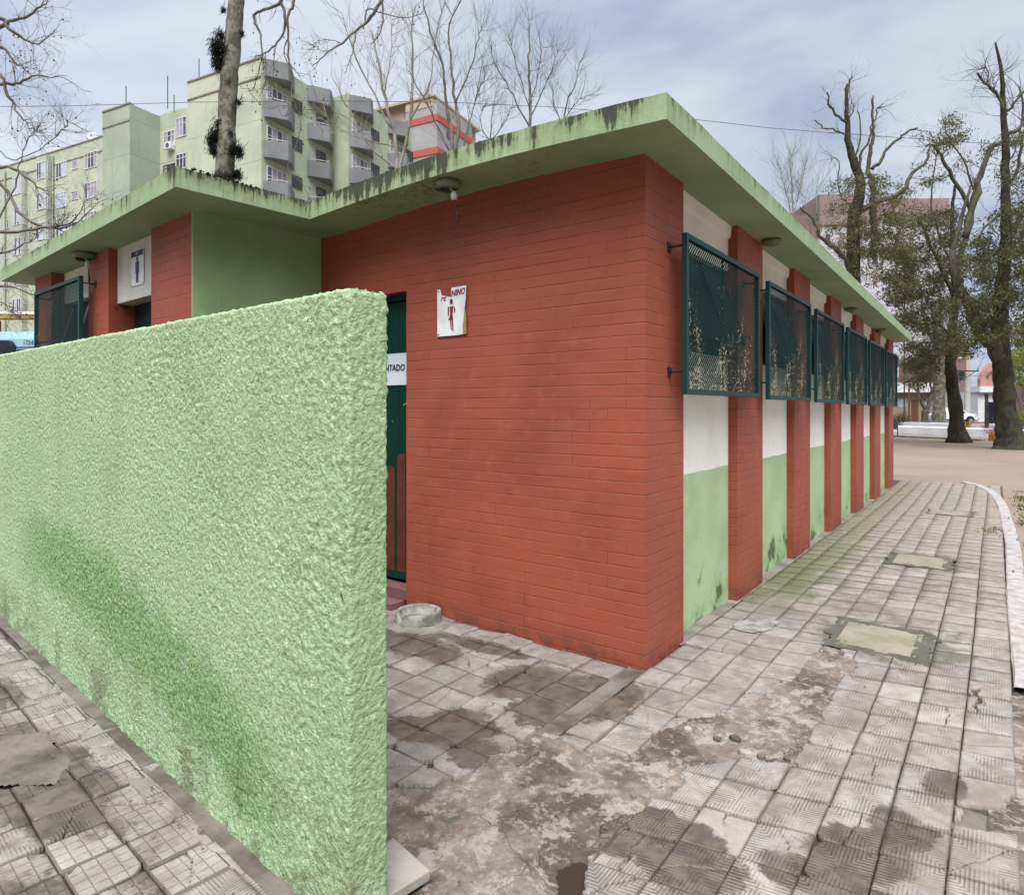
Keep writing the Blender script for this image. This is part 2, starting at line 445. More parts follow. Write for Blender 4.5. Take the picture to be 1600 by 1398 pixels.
def rough_mat():
    m, t, b = material('roughcast_green', 0.95, 0.08)
    ob = t.obj(); x, y, z = t.sep(ob)
    n1 = t.noise(ob, 1.3, 4.0, 0.6); n2 = t.noise(ob, 34.0, 4.0, 0.65); n3 = t.noise(ob, 7.0, 5.0, 0.65)
    c = t.mix(t.rng(n1, 0.38, 0.64, 0, 1, True), (0.36, 0.49, 0.295), (0.315, 0.44, 0.26))
    n8 = t.noise(ob, 62.0, 3.0, 0.6)
    c = t.mix(t.math('MULTIPLY', t.rng(n8, 0.56, 0.66, 0, 1, True), 0.6), c, (0.17, 0.235, 0.11))
    c = t.mix(t.math('MULTIPLY', t.rng(n8, 0.44, 0.36, 0, 1, True), 0.5), c, (0.56, 0.70, 0.43))
    c = t.mix(t.math('MULTIPLY', t.rng(n2, 0.58, 0.70, 0, 1, True), 0.4), c, (0.20, 0.22, 0.14))
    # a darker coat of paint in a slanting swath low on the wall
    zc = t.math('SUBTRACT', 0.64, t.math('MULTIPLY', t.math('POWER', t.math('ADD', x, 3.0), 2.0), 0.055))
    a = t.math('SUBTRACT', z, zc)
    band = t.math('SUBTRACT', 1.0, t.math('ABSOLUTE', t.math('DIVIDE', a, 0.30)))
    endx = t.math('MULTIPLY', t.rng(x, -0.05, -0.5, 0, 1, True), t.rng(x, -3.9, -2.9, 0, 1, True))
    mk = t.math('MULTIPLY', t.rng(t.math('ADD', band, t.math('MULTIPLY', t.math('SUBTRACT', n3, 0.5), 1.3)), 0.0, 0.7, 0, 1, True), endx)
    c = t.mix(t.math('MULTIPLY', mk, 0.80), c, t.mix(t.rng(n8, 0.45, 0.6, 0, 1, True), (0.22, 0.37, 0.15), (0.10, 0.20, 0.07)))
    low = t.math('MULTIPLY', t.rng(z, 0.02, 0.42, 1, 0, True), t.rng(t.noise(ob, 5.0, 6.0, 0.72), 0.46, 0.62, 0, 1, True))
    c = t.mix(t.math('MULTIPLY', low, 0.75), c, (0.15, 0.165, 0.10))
    # thin worn skin where bare grey mortar shows
    st_ = t.rng(t.noise(t.scale(ob, (3.2, 3.2, 0.55)), 1.0, 5.0, 0.6), 0.52, 0.70, 0, 0.30, True)
    c = t.mix(st_, c, (0.22, 0.29, 0.16))
    gr = t.rng(t.noise(ob, 3.3, 7.0, 0.74), 0.58, 0.68, 0, 0.5, True)
    c = t.mix(gr, c, (0.36, 0.42, 0.30))
    chip = t.rng(t.noise(ob, 11.0, 5.0, 0.7), 0.735, 0.755, 0, 1, True)
    c = t.mix(chip, c, (0.45, 0.33, 0.28))
    hole = t.rng(t.noise(t.scale(ob, (1, 1, 1)), 17.0, 2.0, 0.4), 0.20, 0.235, 0.9, 0, True)
    c = t.mix(hole, c, (0.10, 0.10, 0.06))
    t.put(b.inputs['Base Color'], c)
    h = t.math('ADD', t.math('MULTIPLY', t.noise(ob, 140.0, 4.0, 0.7), 0.6), t.math('MULTIPLY', t.noise(ob, 58.0, 3.0, 0.55), 1.5))
    t.put(b.inputs['Normal'], t.bump(h, 1.0, 0.011))
    return m

MSPOT = [(1.06, 1.36, .46, .42), (1.08, 4.05, .46, .45), (1.12, 7.85, .4, .35)]
def paving_mat(name, kind):
    """cement tiles: kind 'chevron' = ridges turning on the diagonals, 'grid' = small squares"""
    m, t, b = material(name, 0.7, 0.35)
    ob = t.obj(); uv = t.uv(); x, y, z = t.sep(ob)
    at_ = t.t.nodes.new('ShaderNodeAttribute'); at_.attribute_name = 'tc'
    r, g, bb = t.sep(at_.outputs['Color'])
    u, v, _ = t.sep(uv)
    a = t.math('ABSOLUTE', t.math('SUBTRACT', u, 0.5)); c_ = t.math('ABSOLUTE', t.math('SUBTRACT', v, 0.5))
    # ridges: chevrons or small squares, the tile's own attribute picks
    mn = t.math('MINIMUM', a, c_)
    st = t.math('PINGPONG', t.math('MULTIPLY', mn, 15.0), 0.5)
    ridge = t.rng(st, 0.12, 0.34, 0, 1, True)
    gu = t.math('ABSOLUTE', t.math('SUBTRACT', t.math('FRACT', t.math('MULTIPLY', u, 4.0)), 0.5))
    gv = t.math('ABSOLUTE', t.math('SUBTRACT', t.math('FRACT', t.math('MULTIPLY', v, 4.0)), 0.5))
    sq = t.rng(t.math('MAXIMUM', gu, gv), 0.42, 0.48, 1, 0, True)
    isg = t.math('GREATER_THAN', bb, 0.66); ismid = t.math('GREATER_THAN', bb, 0.33)
    isch = t.math('SUBTRACT', ismid, isg)
    wear = t.rng(t.noise(ob, 6.0, 6.0, 0.72), 0.40, 0.60, 1.0, 0.12, True)
    pat = t.math('ADD', t.math('MULTIPLY', t.math('MULTIPLY', t.math('SUBTRACT', 1.0, ridge), isch), wear), t.math('MULTIPLY', t.math('SUBTRACT', 1.0, sq), t.math('MULTIPLY', isg, 1.0)))
    n1 = t.noise(ob, 2.1, 6.0, 0.65); n2 = t.noise(ob, 30.0, 5.0, 0.7); n3 = t.noise(ob, 8.0, 6.0, 0.68)
    base = t.mix(r, (0.185, 0.168, 0.152), (0.335, 0.308, 0.285))
    n5 = t.noise(ob, 90.0, 3.0, 0.7); n6 = t.noise(ob, 15.0, 7.0, 0.75)
    base = t.mix(t.math('MULTIPLY', t.rng(n6, 0.42, 0.60, 0, 1, True), 0.45), base, (0.385, 0.352, 0.325))
    base = t.mix(t.math('MULTIPLY', t.rng(n3, 0.40, 0.66, 0, 1, True), 0.65), base, (0.20, 0.165, 0.135))
    base = t.mix(t.math('MULTIPLY', t.rng(n2, 0.5, 0.72, 0, 1, True), 0.5), base, (0.15, 0.13, 0.11))
    film = t.rng(t.noise(ob, 1.6, 7.0, 0.72, 0.5), 0.50, 0.62, 0, 0.6, True)
    base = t.mix(film, base, (0.155, 0.120, 0.092))
    edge = t.rng(t.math('MAXIMUM', a, c_), 0.455, 0.5, 0, 1, True)
    base = t.mix(t.math('MULTIPLY', edge, 0.5), base, (0.12, 0.10, 0.085))
    base = t.mix(t.rng(n5, 0.62, 0.70, 0, 0.5, True), base, (0.10, 0.09, 0.08))
    if kind == 'main':
        # wet, dirt-dark patches: each its own outline
        spots = []
        for (px_, py_, rx_, ry_) in ((833, 1068, .20, .17), (900, 1085, .16, .22), (853, 1110, .16, .16), (945, 1100, .10, .20), (735, 1132, .17, .12), (657, 1142, .16, .09), (740, 1172, .16, .12), (637, 1007, .40, .17), (760, 1010, .30, .07), (1000, 1280, .20, .09), (1060, 1345, .16, .10), (960, 1310, .10, .08), (1340, 1335, .13, .11), (1300, 1385, .16, .08), (1410, 1290, .08, .10), (1010, 1215, .07, .05), (1480, 1230, .05, .10)):
            g_ = gnd(px_, py_); spots.append((g_.x, g_.y, rx_, ry_))
    else:
        spots = [(-1.6, -2.5, 0.7, 0.16), (-0.7, -2.9, 0.2, 0.2), (-2.6, -2.5, 0.3, 0.2)]
    acc = None
    for (sx_, sy_, rx, ry) in spots:
        dx = t.math('POWER', t.math('DIVIDE', t.math('SUBTRACT', x, sx_), rx), 2.0)
        dy = t.math('POWER', t.math('DIVIDE', t.math('SUBTRACT', y, sy_), ry), 2.0)
        e = t.math('SUBTRACT', 1.48, t.math('SQRT', t.math('ADD', dx, dy)))
        acc = e if acc is None else t.math('MAXIMUM', acc, e)
    wetn = t.math('ADD', acc, t.math('ADD', t.math('ADD', t.math('MULTIPLY', t.math('SUBTRACT', n1, 0.5), 2.2), t.math('MULTIPLY', t.math('SUBTRACT', n6, 0.5), 1.6)), t.math('MULTIPLY', t.math('SUBTRACT', g, 0.5), 0.55)))
    wet = t.math('MULTIPLY', t.rng(wetn, 0.05, 0.40, 0, 1, True), t.rng(n3, 0.3, 0.7, 1.0, 0.8))
    base = t.mix(t.math('MULTIPLY', wet, 0.92), base, t.mix(t.rng(n3, 0.42, 0.58, 0, 1, True), (0.052, 0.040, 0.030), (0.105, 0.082, 0.062)))
    base = t.mix(t.math('MULTIPLY', pat, t.math('SUBTRACT', t.math('ADD', 0.46, t.math('MULTIPLY', wet, 0.2)), t.math('MULTIPLY', isg, 0.2))), base, (0.060, 0.050, 0.042))
    if kind == 'main':
        ms = t.math('ADD', t.rng(t.math('ABSOLUTE', t.math('SUBTRACT', x, 0.16)), 0.0, 0.62, 0.34, -0.12), t.noise(ob, 2.6, 7.0, 0.7))
        ms = t.math('MULTIPLY', t.rng(ms, 0.55, 0.74, 0, 1, True), t.rng(y, 0.9, 2.6, 0, 1, True))
        base = t.mix(t.math('MULTIPLY', ms, 0.82), base, (0.085, 0.105, 0.032))
        for (mx_, my_, rx_, ry_) in MSPOT:
            dx = t.math('POWER', t.math('DIVIDE', t.math('SUBTRACT', x, mx_), rx_), 2.0); dy = t.math('POWER', t.math('DIVIDE', t.math('SUBTRACT', y, my_), ry_), 2.0)
            q = t.math('ADD', t.math('SUBTRACT', 1.0, t.math('SQRT', t.math('ADD', dx, dy))), t.math('MULTIPLY', t.math('SUBTRACT', n3, 0.5), 2.0))
            base = t.mix(t.rng(q, -0.1, 0.35, 0, 0.75, True), base, (0.095, 0.098, 0.062))
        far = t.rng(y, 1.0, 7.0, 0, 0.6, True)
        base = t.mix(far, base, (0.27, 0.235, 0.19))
    t.put(b.inputs['Base Color'], base)
    t.put(b.inputs['Roughness'], t.math('SUBTRACT', 0.82, t.math('MULTIPLY', wet, 0.38)))
    h = t.math('ADD', t.math('MULTIPLY', pat, -1.0), t.math('MULTIPLY', n2, 0.45))
    t.put(b.inputs['Normal'], t.bump(h, 0.8, 0.0035))
    return m

def screed_mat():
    m, t, b = material('broken_screed', 0.8, 0.3)
    ob = t.obj()
    n1 = t.noise(ob, 2.3, 7.0, 0.66, 0.4); n2 = t.noise(ob, 7.0, 7.0, 0.7, 0.3); n3 = t.noise(ob, 40.0, 4.0, 0.7)
    c = t.mix(t.rng(n1, 0.42, 0.56, 0, 1, True), (0.075, 0.058, 0.044), (0.185, 0.15, 0.122))
    c = t.mix(t.rng(n2, 0.53, 0.585, 0, 0.75, True), c, (0.32, 0.275, 0.24))
    n7 = t.noise(ob, 17.0, 7.0, 0.75)
    c = t.mix(t.rng(n7, 0.52, 0.62, 0, 0.6, True), c, (0.34, 0.29, 0.25)); c = t.mix(t.rng(n7, 0.46, 0.38, 0, 0.6, True), c, (0.11, 0.08, 0.062))
    c = t.mix(t.rng(n2, 0.42, 0.34, 0, 0.8, True), c, (0.16, 0.10, 0.075))
    vo = t.t.nodes.new('ShaderNodeTexVoronoi'); vo.feature = 'DISTANCE_TO_EDGE'; vo.inputs['Scale'].default_value = 3.3
    wv = t.t.nodes.new('ShaderNodeVectorMath'); wv.operation = 'ADD'
    t.put(wv.inputs[0], ob)
    nn = t.t.nodes.new('ShaderNodeTexNoise'); nn.inputs['Scale'].default_value = 3.0; nn.inputs['Detail'].default_value = 4
    t.put(nn.inputs['Vector'], ob); t.put(wv.inputs[1], nn.outputs['Color'])
    t.put(vo.inputs['Vector'], wv.outputs[0])
    crack = t.math('MULTIPLY', t.rng(vo.outputs['Distance'], 0.0, 0.012, 1, 0, True), t.rng(t.noise(ob, 1.3, 3.0), 0.50, 0.60, 0, 1, True))
    c = t.mix(t.math('MULTIPLY', crack, 0.7), c, (0.05, 0.042, 0.035))
    c = t.mix(t.rng(n3, 0.56, 0.70, 0, 0.5, True), c, (0.12, 0.10, 0.085))
    t.put(b.inputs['Base Color'], c)
    t.put(b.inputs['Roughness'], t.rng(n1, 0.35, 0.55, 0.45, 0.85))
    t.put(b.inputs['Normal'], t.bump(t.math('ADD', t.math('MULTIPLY', n2, 1.5), t.math('SUBTRACT', n3, crack)), 0.8, 0.010))
    return m

def sand_mat():
    m, t, b = material('trodden_sand', 0.95, 0.15)
    ob = t.obj()
    n1 = t.noise(ob, 0.28, 5.0, 0.6); n2 = t.noise(ob, 1.7, 6.0, 0.65); n3 = t.noise(ob, 16.0, 5.0, 0.7)
    c = t.mix(t.rng(n1, 0.38, 0.62, 0, 1, True), (0.235, 0.185, 0.15), (0.205, 0.158, 0.128))
    c = t.mix(t.rng(n2, 0.52, 0.66, 0, 0.45, True), c, (0.25, 0.19, 0.145))
    c = t.mix(t.rng(n3, 0.56, 0.7, 0, 0.5, True), c, (0.24, 0.18, 0.14))
    t.put(b.inputs['Base Color'], c)
    t.put(b.inputs['Normal'], t.bump(t.math('ADD', n2, t.math('MULTIPLY', n3, 0.3)), 0.6, 0.04))
    return m

def bark_mat(name, c1, c2, c3, sc=5.0, patch=0.0):
    m, t, b = material(name, 0.9, 0.2)
    ob = t.obj()
    n = t.noise(t.scale(ob, (2.2, 2.2, 0.8)), sc, 6.0, 0.68, 0.4); n2 = t.noise(ob, sc * 0.5, 4.0, 0.6)
    c = t.mix(t.rng(n, 0.40, 0.62, 0, 1, True), c1, c2)
    c = t.mix(t.rng(n2, 0.50, 0.58, 0, 0.85, True), c, c3)
    t.put(b.inputs['Base Color'], c)
    t.put(b.inputs['Normal'], t.bump(n, 0.9, 0.03))
    return m
def leaf_mat(name, c1, c2, c3):
    m, t, b = material(name, 0.65, 0.3)
    ob = t.obj()
    n = t.noise(ob, 1.1, 3.0, 0.6); n2 = t.noise(ob, 7.0, 2.0, 0.6)
    c = t.mix(t.rng(n, 0.40, 0.6, 0, 1, True), c1, c2)
    c = t.mix(t.rng(n2, 0.5, 0.66, 0, 0.8, True), c, c3)
    t.put(b.inputs['Base Color'], c)
    tr = t.t.nodes.new('ShaderNodeBsdfTranslucent'); t.put(tr.inputs[0], c)
    ms = t.t.nodes.new('ShaderNodeMixShader'); ms.inputs[0].default_value = 0.42
    t.t.links.new(b.outputs[0], ms.inputs[1]); t.t.links.new(tr.outputs[0], ms.inputs[2])
    t.t.links.new(ms.outputs[0], t.t.nodes['Material Output'].inputs[0])
    return m
def apt_mat(name, c, c2, stain=(0.22, 0.22, 0.13), joint=2.82, off=0.0):
    m, t, b = material(name, 0.85, 0.2)
    ob = t.obj(); x, y, z = t.sep(ob)
    n = t.noise(ob, 0.35, 6.0, 0.65); st = t.noise(t.scale(ob, (1.6, 1.6, 0.28)), 1.0, 6.0, 0.72)
    col = t.mix(t.rng(n, 0.36, 0.62, 0, 1, True), c, c2)
    col = t.mix(t.rng(st, 0.56, 0.72, 0, 0.55, True), col, stain)
    if joint:
        j = t.math('ABSOLUTE', t.math('SUBTRACT', t.math('FRACT', t.math('DIVIDE', t.math('ADD', z, off), joint)), 0.5))
        jj = t.math('MULTIPLY', t.rng(j, 0.485, 0.494, 0, 1, True), t.rng(t.noise(ob, 0.8, 3.0), 0.35, 0.55, 0.4, 1.0))
        col = t.mix(t.math('MULTIPLY', jj, 0.62), col, (0.20, 0.17, 0.10))
    t.put(b.inputs['Base Color'], col)
    t.put(b.inputs['Normal'], t.bump(t.noise(ob, 6.0, 4.0), 0.3, 0.02))
    return m
def grille_mat():
    m, t, b = material('green_enamel_mesh', 0.7, 0.12)
    ob = t.obj(); x, y, z = t.sep(ob)
    n = t.noise(t.scale(ob, (1, 1, .7)), 3.2, 6.0, 0.75); n2 = t.noise(ob, 48.0, 3.0, 0.7)
    f = t.rng(t.math('ADD', t.math('ADD', t.math('MULTIPLY', n, 0.5), t.math('MULTIPLY', n2, 0.5)), t.math('ADD', t.rng(z, 1.55, 2.3, 0.085, 0.0), t.rng(y, 0.5, 7.0, 0.0, 0.03))), 0.60, 0.63, 0, 1, True)
    c = t.mix(f, (0.006, 0.026, 0.025), (0.36, 0.33, 0.21))
    t.put(b.inputs['Base Color'], c)
    return m
def enamel(name, c, chip=(0.42, 0.44, 0.30), thr=0.70):
    m, t, b = material(name, 0.5, 0.22)
    ob = t.obj()
    n = t.noise(ob, 6.5, 6.0, 0.72)
    col = t.mix(t.rng(n, thr, thr + 0.03, 0, 1, True), c, chip)
    col = t.mix(t.rng(t.noise(ob, 2.0, 3.0), 0.4, 0.65, 0, 0.5, True), col, tuple(v * 1.5 for v in c))
    t.put(b.inputs['Base Color'], col)
    return m
def glass_mat(name, c, rough=0.15):
    m, t, b = material(name, rough, 0.6)
    ob = t.obj()
    t.put(b.inputs['Base Color'], t.mix(t.rng(t.noise(ob, 1.2, 3.0), 0.4, 0.6, 0, 1, True), c, tuple(v * 2.0 for v in c)))
    return m

BRICK = brick_mat()
FASCIA = green_paint('weathered_green_fascia', (0.285, 0.37, 0.225), streaks=1.0)
WALLG = green_paint('green_plaster', (0.24, 0.36, 0.18), mould=0.7)
PANEL = panel_mat()
WHITEP = plain('white_plaster', (0.62, 0.62, 0.58), 0.75, 0.3, 0.2, 2.0, 0.3, 30)
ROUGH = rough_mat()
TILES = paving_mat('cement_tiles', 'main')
SIDETILES = paving_mat('sidewalk_tiles', 'side')
SCREED = screed_mat()
SAND = sand_mat()
MORTAR = plain('dark_mortar_bed', (0.10, 0.085, 0.07), 0.9, 0.2, 0.24, 6.0, 0.5, 40, c2=(0.05, 0.045, 0.035))
CEMENT = plain('grey_cement', (0.25, 0.222, 0.192), 0.85, 0.25, 0.24, 5.0, 0.6, 45, c2=(0.13, 0.12, 0.10))
CEMENTD = plain('damp_cement', (0.105, 0.098, 0.080), 0.7, 0.3, 0.24, 6.0, 0.6, 45, c2=(0.070, 0.072, 0.050))
MUD = plain('brown_mud', (0.17, 0.147, 0.125), 0.75, 0.3, 0.24, 4.0, 0.7, 40, c2=(0.07, 0.058, 0.045))
PALET = plain('pale_cement_tile', (0.36, 0.33, 0.30), 0.8, 0.3, 0.2, 6.0, 0.5, 40)
LID = plain('mossy_slab', (0.27, 0.245, 0.195), 0.85, 0.2, 0.15, 4.0, 0.6, 50, c2=(0.15, 0.155, 0.085))
BASIN = plain('pitted_concrete', (0.33, 0.32, 0.30), 0.9, 0.2, 0.24, 9.0, 0.9, 60, c2=(0.15, 0.145, 0.13))
KERB = plain('whitewash', (0.36, 0.355, 0.37), 0.85, 0.3, 0.24, 13.0, 0.9, 25, c2=(0.27, 0.21, 0.165), cover=0.53)
ENAMEL = enamel('dark_green_enamel', (0.007, 0.034, 0.033), thr=0.71)
ENAMELW = enamel('green_window_frame', (0.016, 0.045, 0.040), chip=(0.10, 0.10, 0.08), thr=0.66)
MESHM = grille_mat()
DARKGLASS = glass_mat('dusty_dark_glass', (0.010, 0.016, 0.015), 0.6)
FROST = plain('dusty_glass', (0.30, 0.33, 0.32), 0.3, 0.5, 0.2, 4.0)
IRON = plain('black_iron', (0.015, 0.02, 0.02), 0.5, 0.4, 0.2, 9.0)
BLACK = plain('black_rubber', (0.012, 0.012, 0.012), 0.6, 0.3)
SIGNW = plain('sign_plate', (0.72, 0.74, 0.76), 0.4, 0.4, 0.15, 8.0)
SIGNRED = plain('maroon_print', (0.16, 0.022, 0.03), 0.5, 0.3)
SIGNBLUE = plain('blue_print', (0.025, 0.03, 0.16), 0.5, 0.3)
RUSTY = plain('yellow_rust', (0.42, 0.27, 0.10), 0.7, 0.3, 0.24, 12.0)
PAPER = plain('paper', (0.62, 0.64, 0.72), 0.8, 0.1, 0.1, 5.0, 0.15, 12)
DOORG = enamel('dark_green_door', (0.002, 0.026, 0.021), chip=(0.16, 0.15, 0.09), thr=0.66)
DOORR = plain('oxblood_patch', (0.11, 0.028, 0.016), 0.6, 0.3, 0.24, 9.0)
STEP = plain('red_step_tile', (0.17, 0.085, 0.080), 0.7, 0.3, 0.24, 8.0, 0.4, 40)
LAMPG = plain('lamp_glass_dull', (0.15, 0.18, 0.10), 0.45, 0.4, 0.24, 9.0)
SOCK = plain('porcelain', (0.55, 0.54, 0.50), 0.4, 0.4)
WATER = plain('muddy_water', (0.035, 0.030, 0.022), 0.06, 0.6, 0.1, 3.0)
SEED = plain('seed_ball', (0.022, 0.014, 0.010), 0.9, 0.1)
BARKP = bark_mat('plane_bark', (0.075, 0.068, 0.052), (0.14, 0.13, 0.10), (0.20, 0.20, 0.155), 8.0)
BARKT = bark_mat('twig_bark', (0.085, 0.07, 0.06), (0.14, 0.12, 0.105), (0.17, 0.15, 0.13), 3.0)
BARKB = bark_mat('pale_stem_bark', (0.20, 0.18, 0.15), (0.30, 0.27, 0.23), (0.16, 0.15, 0.12), 2.0)
BARKD = bark_mat('dark_mossy_bark', (0.022, 0.018, 0.014), (0.045, 0.038, 0.028), (0.045, 0.050, 0.026), 4.5)
BARKM = bark_mat('grey_limb_bark', (0.055, 0.046, 0.036), (0.10, 0.088, 0.070), (0.075, 0.080, 0.045), 3.0)
LEAFO = leaf_mat('olive_leaves', (0.13, 0.125, 0.052), (0.075, 0.082, 0.034), (0.22, 0.18, 0.078))
LEAFD = leaf_mat('dark_leaves', (0.105, 0.105, 0.046), (0.058, 0.064, 0.029), (0.20, 0.17, 0.072))
LEAFY = leaf_mat('bright_leaves', (0.20, 0.24, 0.03), (0.10, 0.14, 0.02), (0.26, 0.26, 0.05))
EPI = leaf_mat('air_plant', (0.022, 0.032, 0.020), (0.012, 0.018, 0.012), (0.05, 0.045, 0.03))
GRASS = leaf_mat('weed', (0.10, 0.15, 0.035), (0.06, 0.10, 0.025), (0.17, 0.19, 0.06))
APT = apt_mat('pale_green_render', (0.43, 0.46, 0.36), (0.34, 0.38, 0.30), off=0.95)
APTG = apt_mat('green_render', (0.33, 0.375, 0.29), (0.27, 0.32, 0.25), off=0.95)
APTJ = apt_mat('lime_render', (0.37, 0.425, 0.31), (0.30, 0.355, 0.26), joint=0)
BALC = apt_mat('grey_balcony_render', (0.20, 0.215, 0.225), (0.155, 0.16, 0.165), (0.17, 0.11, 0.08), joint=0)
WINF = plain('window_white', (0.62, 0.62, 0.66), 0.5, 0.3)
WING = glass_mat('window_dark', (0.045, 0.045, 0.055), 0.2)
WINB = plain('window_blind', (0.36, 0.33, 0.36), 0.6, 0.3, 0.24, 2.0)
WINC = plain('blue_curtain_glass', (0.42, 0.50, 0.56), 0.3, 0.5, 0.24, 1.0)
GREYW = apt_mat('grey_tower_render', (0.33, 0.325, 0.33), (0.28, 0.275, 0.28), joint=0)
REDS = plain('red_band', (0.42, 0.10, 0.08), 0.8, 0.2)
PEACH = apt_mat('peach_render', (0.42, 0.35, 0.27), (0.37, 0.29, 0.21), (0.36, 0.22, 0.13), joint=0)
PINK = apt_mat('pink_render', (0.26, 0.185, 0.18), (0.225, 0.16, 0.155), joint=0)
WHITEB = apt_mat('white_block_render', (0.44, 0.44, 0.46), (0.38, 0.38, 0.40), (0.34, 0.33, 0.32), joint=3.0)
TAN = apt_mat('tan_render', (0.27, 0.20, 0.15), (0.23, 0.17, 0.125), joint=0)
MAUVE = apt_mat('mauve_render', (0.17, 0.115, 0.11), (0.14, 0.095, 0.09), joint=0)
WHITEF = plain('white_fascia', (0.66, 0.67, 0.70), 0.7, 0.3, 0.15, 1.0)
BROWN = plain('brown_door', (0.12, 0.055, 0.04), 0.6, 0.3)
SALMON = apt_mat('salmon_gable', (0.36, 0.16, 0.15), (0.42, 0.24, 0.22), (0.45, 0.40, 0.36), joint=0)
NAVY = plain('dark_shutter', (0.012, 0.016, 0.035), 0.5, 0.3)
CARW = plain('white_car_paint', (0.66, 0.68, 0.72), 0.25, 0.5, 0.05, 1.0)
TYRE = plain('tyre', (0.018, 0.018, 0.018), 0.85, 0.2)
RIM = plain('alloy', (0.45, 0.46, 0.48), 0.35, 0.5, metal=0.6)
CARG = glass_mat('car_glass', (0.02, 0.024, 0.03), 0.08)
BUSB = plain('light_blue_paint', (0.22, 0.38, 0.47), 0.3, 0.5, 0.08, 1.0)
OCHRE = plain('ochre_beam', (0.40, 0.25, 0.055), 0.75, 0.3, 0.24, 2.0, c2=(0.20, 0.12, 0.03))
ORANGE = plain('orange_paint', (0.46, 0.22, 0.035), 0.7, 0.3)
WOODB = plain('bench_wood', (0.24, 0.12, 0.055), 0.7, 0.3)
POLEC = plain('pale_pole', (0.38, 0.37, 0.35), 0.8, 0.2)
ASPH = plain('asphalt', (0.11, 0.11, 0.115), 0.9, 0.2, 0.2, 1.0)
MAGENTA = leaf_mat('pink_flowers', (0.30, 0.08, 0.14), (0.16, 0.06, 0.09), (0.35, 0.2, 0.25))
GREYBIN = plain('grey_bin', (0.07, 0.08, 0.095), 0.5, 0.4)
CABLE = plain('cable', (0.06, 0.065, 0.075), 0.6, 0.3)
DISHM = plain('dish_grey', (0.42, 0.43, 0.44), 0.5, 0.4)
# ------------------------------------------------------------------ setting: ground, paving
def project(x, y, z):
    d = np.array([x, y]) - CAM
    dz = d @ FW
    return CX + FPX * (d @ RT) / dz, HY - FPX * (z - EYE) / dz
rnd = random.Random(3)
def grid_sheet(name, x0, x1, y0, y1, step, zf, mat, kind='structure', mask=None, label=None, cat=None):
    nx = int((x1 - x0) / step) + 1; ny = int((y1 - y0) / step) + 1
    X, Y = np.meshgrid(np.linspace(x0, x1, nx), np.linspace(y0, y1, ny))
    Z = zf(X, Y)
    V = np.stack([X, Y, Z], -1).reshape(-1, 3)
    i = np.arange(ny - 1)[:, None] * nx + np.arange(nx - 1)[None]
    Fq = np.stack([i, i + 1, i + nx + 1, i + nx], -1).reshape(-1, 4)
    if mask is not None:
        cx_ = V[Fq].mean(1)
        Fq = Fq[mask(cx_[:, 0], cx_[:, 1])]
    o = raw_mesh(name, V, Fq, mat)
    return tag(o, label, cat, None, kind)
# far ground and the trodden sand square
g = MB(); g.add([(-900, -900, -0.06), (900, -900, -0.06), (900, 900, -0.06), (-900, 900, -0.06)], [(0, 1, 2, 3)])
tag(g.build('ground', SAND), kind='structure')
grid_sheet('sandy_square', -14, 40, -6, 42, 0.4, lambda x, y: -0.042 + 0.018 * pn(x * 0.3, y * 0.3, 1.0) + 0.006 * pn(x * 1.3, y * 1.3, 4.0), SAND)

BROKEN_PX = [(560, 1235), (712, 1214), (765, 1185), (800, 1160), (850, 1150), (900, 1165), (990, 1178), (1030, 1140), (1060, 1125), (1130, 1108), (1190, 1085), (1235, 1063), (1270, 1020), (1300, 1004), (1340, 1036), (1300, 1078), (1285, 1110), (1270, 1140), (1240, 1192), (1160, 1182), (1080, 1198), (1050, 1240), (1000, 1262), (950, 1290), (925, 1330), (905, 1420), (870, 1560), (480, 1640)]
BROKEN = [tuple(gnd(*p)[:2]) for p in BROKEN_PX]
HOLE2 = [tuple(gnd(*p)[:2]) for p in ((1497, 1248), (1560, 1258), (1600, 1232), (1680, 1225), (1690, 1330), (1640, 1330), (1590, 1306), (1497, 1292))]
CHIPS = [[tuple(gnd(*p)[:2]) for p in q] for q in (
    [(1522, 1072), (1532, 1072), (1530, 1112), (1520, 1110)],
    [(1255, 1052), (1300, 1040), (1310, 1060), (1262, 1080)],
    [(700, 1106), (722, 1101), (716, 1112), (698, 1116)])]
MANH = [((1322, 972), (1440, 990), (1437, 1028), (1300, 1008), 0.085), ((1400, 866), (1480, 872), (1478, 884), (1395, 885), 0.07), ((1455, 796), (1516, 800), (1514, 806), (1450, 803), 0.03)]
MANQ = []
for m_ in MANH:
    q = np.array([gnd(*p)[:2] for p in m_[:4]]); c_ = q.mean(0)
    hx, hy_ = abs(q[1] - q[0])[0] / 2, max(0.2, (abs(q[0] - q[3])[1] + abs(q[1] - q[2])[1]) / 4)
    MANQ.append((c_[0], c_[1], max(hx, 0.21), hy_, m_[4]))

